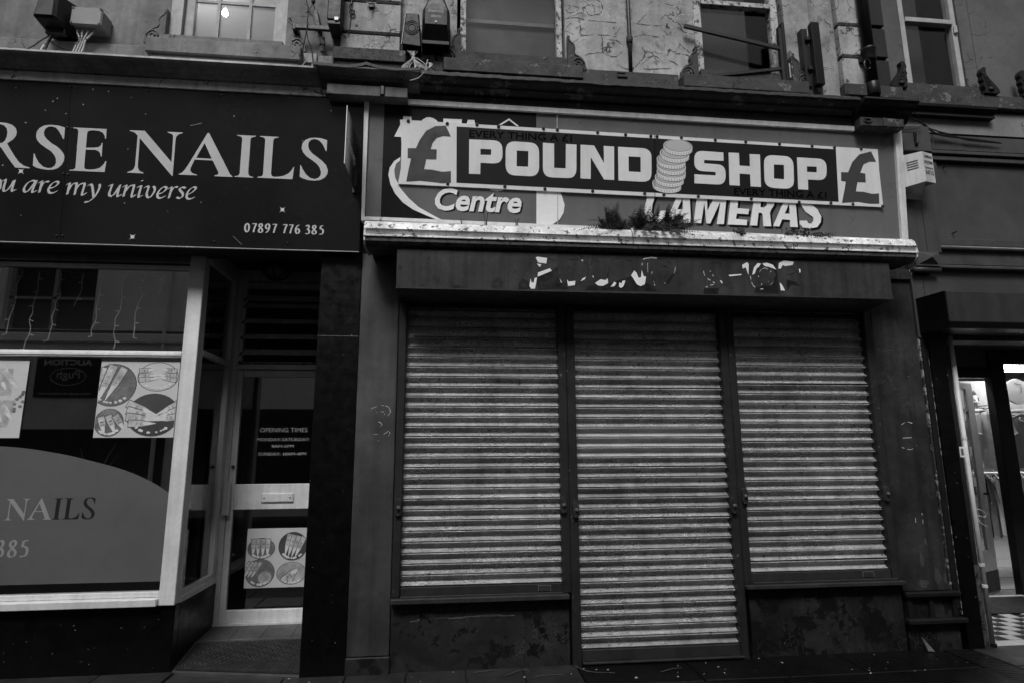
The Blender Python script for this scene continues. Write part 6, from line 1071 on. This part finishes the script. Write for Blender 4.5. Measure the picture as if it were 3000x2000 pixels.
# ================================================================== RIGHT SHOP THINGS
rh = thing('shutter_hood', 'plain dark metal shutter housing over the clothes shop doorway', 'shutter box', (5.5, -.15, 2.48))
put('casing', MB().sweep([(.05, 2.79), (-.318, 2.778), (-.318, 2.53), (-.28, 2.482), (.05, 2.49)], 3.985, 9.), 'hood_right', rh, bev=.003); put('end_plate', MB().sweep([(.05, 2.792), (-.32, 2.780), (-.32, 2.53), (-.282, 2.48), (.05, 2.488)], 3.972, 3.984), 'black_plastic', rh)
stk = thing('sticker', 'small pale sticker below the clothes shop housing', 'sticker', (4.36, .0, 2.4)); put('paper', B(4.31, 4.43, .062, .066, 2.448, 2.488), 'old_grey', stk); put('print_band', B(4.318, 4.422, .0605, .062, 2.468, 2.483), 'print_dark', stk)
stk2 = thing('sticker', 'small upright pale sticker on the dark doorway jamb', 'sticker', (4.23, -.0, 1.46)); put('paper', B(4.205, 4.248, -.003, .0, 1.46, 1.545), 'old_white', stk2); put('print_band', B(4.215, 4.238, -.0045, -.003, 1.475, 1.53), 'old_grey', stk2)
wp = thing('white_pipe', 'slim white plastic pipe running down the doorway edge', 'pipe', (4.262, 0, 0))
put('pipe', MB().tube([(4.262, .0, .01), (4.262, .0, 2.475)], .0185, 10), 'white_plastic', wp, shade=True)
for z in (.60, .44, 1.6): put('coupling', MB().lathe([(.0205, 0), (.0215, .004), (.0215, .022), (.0205, .026)], (4.262, .0, z), 'z', 10), 'white_plastic', wp)
put('shoe', MB().tube([(4.262, -.005, .004), (4.262, -.01, .03)], .022, 10), 'black_metal', wp); put('loose_wire', MB().tube(smooth([(4.30, .05, 1.03), (4.35, .04, 1.035), (4.40, .04, 1.0), (4.38, .04, .975), (4.33, .045, .985), (4.34, .045, .93), (4.40, .04, .90)]), .004, 5), 'cable_pale', wp)
cl = thing('ceiling_light', 'bright strip light on the clothes shop ceiling', 'light', (7.6, 2.6, 2.6)); put('diffuser', B(7.35, 9.2, 2.6, 3.2, 2.62, 2.64), 'panel_glow', cl); put('housing', B(7.3, 9.25, 2.55, 3.25, 2.642, 2.68), 'white_plastic', cl); put('hanger', MB().tube([(7.5, 2.9, 2.68), (7.5, 2.9, 2.9)], .01, 6), 'black_metal', cl)
cl2 = thing('ceiling_light', 'bright strip light deep inside the clothes shop', 'light', (6.6, 4.4, 2.6)); put('diffuser', B(5.6, 8.0, 4.2, 4.6, 2.80, 2.82), 'panel_glow', cl2); put('housing', B(5.55, 8.05, 4.15, 4.65, 2.822, 2.88), 'white_plastic', cl2)
cl_fill = thing('ceiling_light', 'added unseen strip light brightening the shirts just inside the clothes shop doorway', 'light', (6.3, 1.75, 2.8)); put('diffuser', B(5.2, 7.6, 1.62, 1.74, 2.82, 2.84), 'panel_glow', cl_fill); put('housing', B(5.15, 7.65, 1.58, 1.78, 2.842, 2.90), 'white_plastic', cl_fill)  # fill lamp added out of view to light the shirt fronts
# clothes
def garment(name, label, x, y, z, w, h, mat, parent_cat, ang=0., trim='cloth_white'):
    t = thing(name, label, parent_cat, (x, y, z-h)); c, s = math.cos(ang), math.sin(ang)
    def tr(u, d, zz): return (x+u*c-d*s, y+u*s+d*c, z+zz)
    rows = [(0., .10, .02), (-.05, .42, .03), (-.09, .50, .05), (-.35, .44, .07), (-.7, .44, .08), (-1., .46, .08)]; n = 12; V = []; F = []
    for zz, hw, dp_ in rows:
        for i in range(n+1):
            u = -1+2*i/n; V.append(tr(u*hw*w, -dp_*(1-u*u)*.8+.012*math.sin(i*1.9+zz*3), zz*h))
    for r in range(len(rows)-1):
        for i in range(n): F.append((r*(n+1)+i, r*(n+1)+i+1, (r+1)*(n+1)+i+1, (r+1)*(n+1)+i))
    put('body', MB().add(V, F), mat, t, shade=True)
    for sd_ in (-1, 1):
        a = [tr(sd_*.40*w, -.02, -.05*h), tr(sd_*.50*w, -.02, -.09*h), tr(sd_*.66*w, -.03, -.40*h), tr(sd_*.50*w, -.05, -.43*h), tr(sd_*.44*w, -.04, -.22*h)]
        b = [(p[0]+.04*s, p[1]+.05, p[2]) for p in a]; m = MB().add(a+b, [(0, 1, 2, 3, 4), (9, 8, 7, 6, 5)]+[(i, (i+1) % 5, (i+1) % 5+5, i+5) for i in range(5)])
        sl_ = put('sleeve', m, mat, t); put('cuff', MB().tube([tr(sd_*.66*w, -.032, -.395*h), tr(sd_*.50*w, -.052, -.425*h)], .006, 5), trim, sl_)
        put('collar', MB().add([tr(0, -.06, -.09*h), tr(sd_*.14*w, -.03, .0), tr(sd_*.22*w, -.045, -.06*h), tr(sd_*.05*w, -.075, -.13*h)], [(0, 1, 2, 3)]), mat, t); put('collar_trim', MB().tube([tr(sd_*.14*w, -.035, .0), tr(sd_*.22*w, -.05, -.06*h), tr(sd_*.05*w, -.08, -.13*h)], .004, 4), trim, t)
    put('hanger', MB().tube([tr(-.36*w, 0, -.03*h), tr(-.1*w, 0, .03*h), tr(0, 0, .05*h), tr(.1*w, 0, .03*h), tr(.36*w, 0, -.03*h)], .010, 6), 'wood_pale', t); put('hook', MB().tube([tr(0, 0, .05*h), tr(0, 0, .10*h), tr(.02, 0, .12*h)], .003, 5), 'alu_frame', t)
    return t
garment('polo_shirt', 'grey polo shirt with pale trimmed collar hanging in the clothes shop doorway', 6.42, 1.9, 1.98, .42, .68, 'cloth_grey', 'shirt')
garment('polo_shirt', 'white polo shirt hanging behind the grey one in the clothes shop', 6.88, 2.6, 1.90, .42, .62, 'cloth_white', 'shirt')
garment('polo_shirt', 'pale polo shirt hanging in the clothes shop display window', 7.15, 2.0, 1.88, .42, .62, 'cloth_white', 'shirt'); garment('polo_shirt', 'dark patterned shirt hanging in the clothes shop display window', 6.86, 1.95, 1.9, .38, .6, 'cloth_black', 'shirt')
rk = thing('clothes_rail', 'low chrome clothes rail inside the clothes shop', 'clothes rail', (6.9, 2.5, 0)); put('rail', MB().tube([(6.3, 2.5, 1.22), (8.0, 2.5, 1.22)], .014, 8), 'alu_frame', rk)
for x in (6.3, 8.0): put('post', MB().tube([(x, 2.5, .016), (x, 2.5, 1.22)], .014, 8), 'alu_frame', rk); put('foot', B(x-.02, x+.02, 2.2, 2.8, .016, .04), 'alu_frame', rk)
cols = ['cloth_white', 'cloth_black', 'cloth_black', 'cloth_grey', 'cloth_white', 'cloth_grey', 'cloth_black', 'cloth_white', 'cloth_grey', 'cloth_black', 'cloth_black', 'cloth_grey']; nm = {'cloth_white': 'white', 'cloth_black': 'black', 'cloth_grey': 'grey'}
for i, c in enumerate(cols): garment('hanging_shirt', nm[c]+' shirt among those hanging edge-on from the low clothes rail', 6.45+i*.12, 2.5, 1.17, .40, .72, c, 'shirt', R(62))['group'] = nm[c]+' shirts on the low clothes rail'
shf = thing('wall_shelf', 'white shelf above the hanging shirts in the clothes shop', 'shelf', (6.4, 2.2, 1.98)); put('board', B(5.9, 7.8, 2.15, 2.5, 1.98, 2.01), 'white_plastic', shf, bev=.003); put('back_panel', B(5.8, 8.2, 2.95, 2.99, 1.3, 2.45), 'interior_mid', shf); put('support', MB().box(5.95, 5.98, 2.45, 2.92, 1.85, 1.98).box(7.7, 7.73, 2.45, 2.92, 1.85, 1.98), 'black_metal', shf)
dl = thing('figurine', 'pale doll figurine in a flared skirt standing on the white shelf', 'figurine', (6.57, 2.25, 2.01))
put('dress', MB().lathe([(.05, .085), (.03, .11), (.022, .13), (.03, .16), (.012, .175)], (6.57, 2.25, 2.01), 'z', 12), 'cloth_white', dl, shade=True); put('head', MB().lathe([(0, .17), (.02, .185), (.024, .205), (.016, .225), (0, .232)], (6.57, 2.25, 2.01), 'z', 12), 'wood_pale', dl, shade=True)
for s_ in (-1, 1): put('leg', MB().tube([(6.57+.018*s_, 2.25, 2.01), (6.57+.014*s_, 2.25, 2.10)], .011, 6), 'wood_pale', dl); put('arm', MB().tube([(6.57+.025*s_, 2.25, 2.165), (6.57+.05*s_, 2.24, 2.14), (6.57+.02*s_, 2.22, 2.12)], .008, 6), 'wood_pale', dl)
bk = thing('book_stack', 'small stack of books lying on the white shelf', 'books', (6.74, 2.25, 2.01))
for i, c in enumerate(('cloth_black', 'old_white', 'cloth_grey')): put('book', B(6.66+.01*i, 6.84, 2.18, 2.36, 2.0105+i*.018, 2.0275+i*.018), c, bk)
pq = thing('round_plaque', 'round white plaque with dark swirl marks in the clothes shop display', 'plaque', (6.83, 1.9, 2.04)); put('disc', MB().lathe([(.152, .012), (.155, 0), (.15, -.012), (.0, -.02)], (6.80, 1.9, 2.20), 'y', 28), 'cloth_white', pq)
pqm = MB()
for st in ([(6.76, 2.30), (6.79, 2.285), (6.82, 2.285), (6.85, 2.27)], [(6.835, 2.25), (6.84, 2.21), (6.83, 2.18)], [(6.79, 2.10), (6.80, 2.105)], [(6.815, 2.11), (6.82, 2.115)]): pqm.ribbon(st, flat(1.875), (.004, .003), .002, .0)
put('swirl', pqm, 'print_dark', pq); put('hanging_wire', MB().tube([(6.80, 1.9, 2.355), (6.80, 1.9, 2.9)], .003, 4), 'cable_black', pq)
em = thing('door_mat', 'black rubber mat inside the clothes shop entrance', 'mat', (5.2, 1.1, .013)); put('base', B(4.5, 5.95, .83, 1.38, .0135, .022), 'mat_dark', em, bev=.003); put('edge', B(4.5, 5.95, .815, .829, .0135, .019), 'black_metal', em)

# ================================================================== LITTER ON THE PAVEMENT
def twig(label, pts, r): tag(put('twig', MB().tube(smooth([(x, y, .006+r) for x, y in pts]), r, 5, r*.4), 'twig'), label, 'twig')
twig('forked dry twig lying on the kerb stone by the mullion', [(.42, -.16), (.50, -.09), (.56, -.06), (.60, -.10)], .004); twig('long bent twig lying below the first shutter', [(.20, -.07), (.30, -.05), (.38, -.03)], .003); twig('thin curved stalk lying at the foot of the doorway shutter', [(.93, -.03), (.99, -.14), (1.08, -.18), (1.18, -.2)], .0035); twig('straight dry stalk on the wet slab under the doorway shutter', [(1.50, -.22), (1.60, -.17), (1.68, -.16)], .003); twig('pale stalk lying on the wet slab near the twig fork', [(.62, -.2), (.74, -.18), (.82, -.19)], .003)
lt = MB()
for i in range(75):
    x = random.uniform(-3.2, 4.0); y = random.uniform(-.42, -.03)+(.2 if x < -1.95 else 0); r = random.choice((.002, .003, .004, .007)); a = random.uniform(0, 6)
    lt.add([(x+r*math.cos(a+k*1.3)*(1+.5*(k % 2)), y+r*math.sin(a+k*1.3), .005+.001*k) for k in range(5)], [(0, 1, 2, 3, 4)])
tag(put('litter', lt, 'litter'), 'scattered crumbs of pale litter on the wet pavement', 'litter', kind='stuff')
for x, y, a in ((1.30, -.30, .4), (2.44, -.14, 1.2), (2.95, -.36, 2.)):
    c_, s_ = math.cos(a)*.016, math.sin(a)*.016
    tag(put('paper_scrap', MB().add([(x-c_, y-s_, .006), (x+s_*.6, y-c_*.6, .008), (x+c_, y+s_, .006), (x-s_*.7, y+c_*.7, .012)], [(0, 1, 2, 3)]), 'litter'), 'small pale paper scrap on the wet paving', 'litter', 'paper scraps on the paving')
ppr = thing('paper_sheet', 'torn sheet of pale paper leaning in the rotten plinth corner', 'paper', (3.68, -.03, 0)); put('sheet', MB().add([(3.67, -.05, .01), (3.72, -.06, .006), (3.66, -.012, .10), (3.68, -.015, .08), (3.655, -.01, .11)], [(0, 1, 3, 2), (0, 2, 4)]), 'stain', ppr)
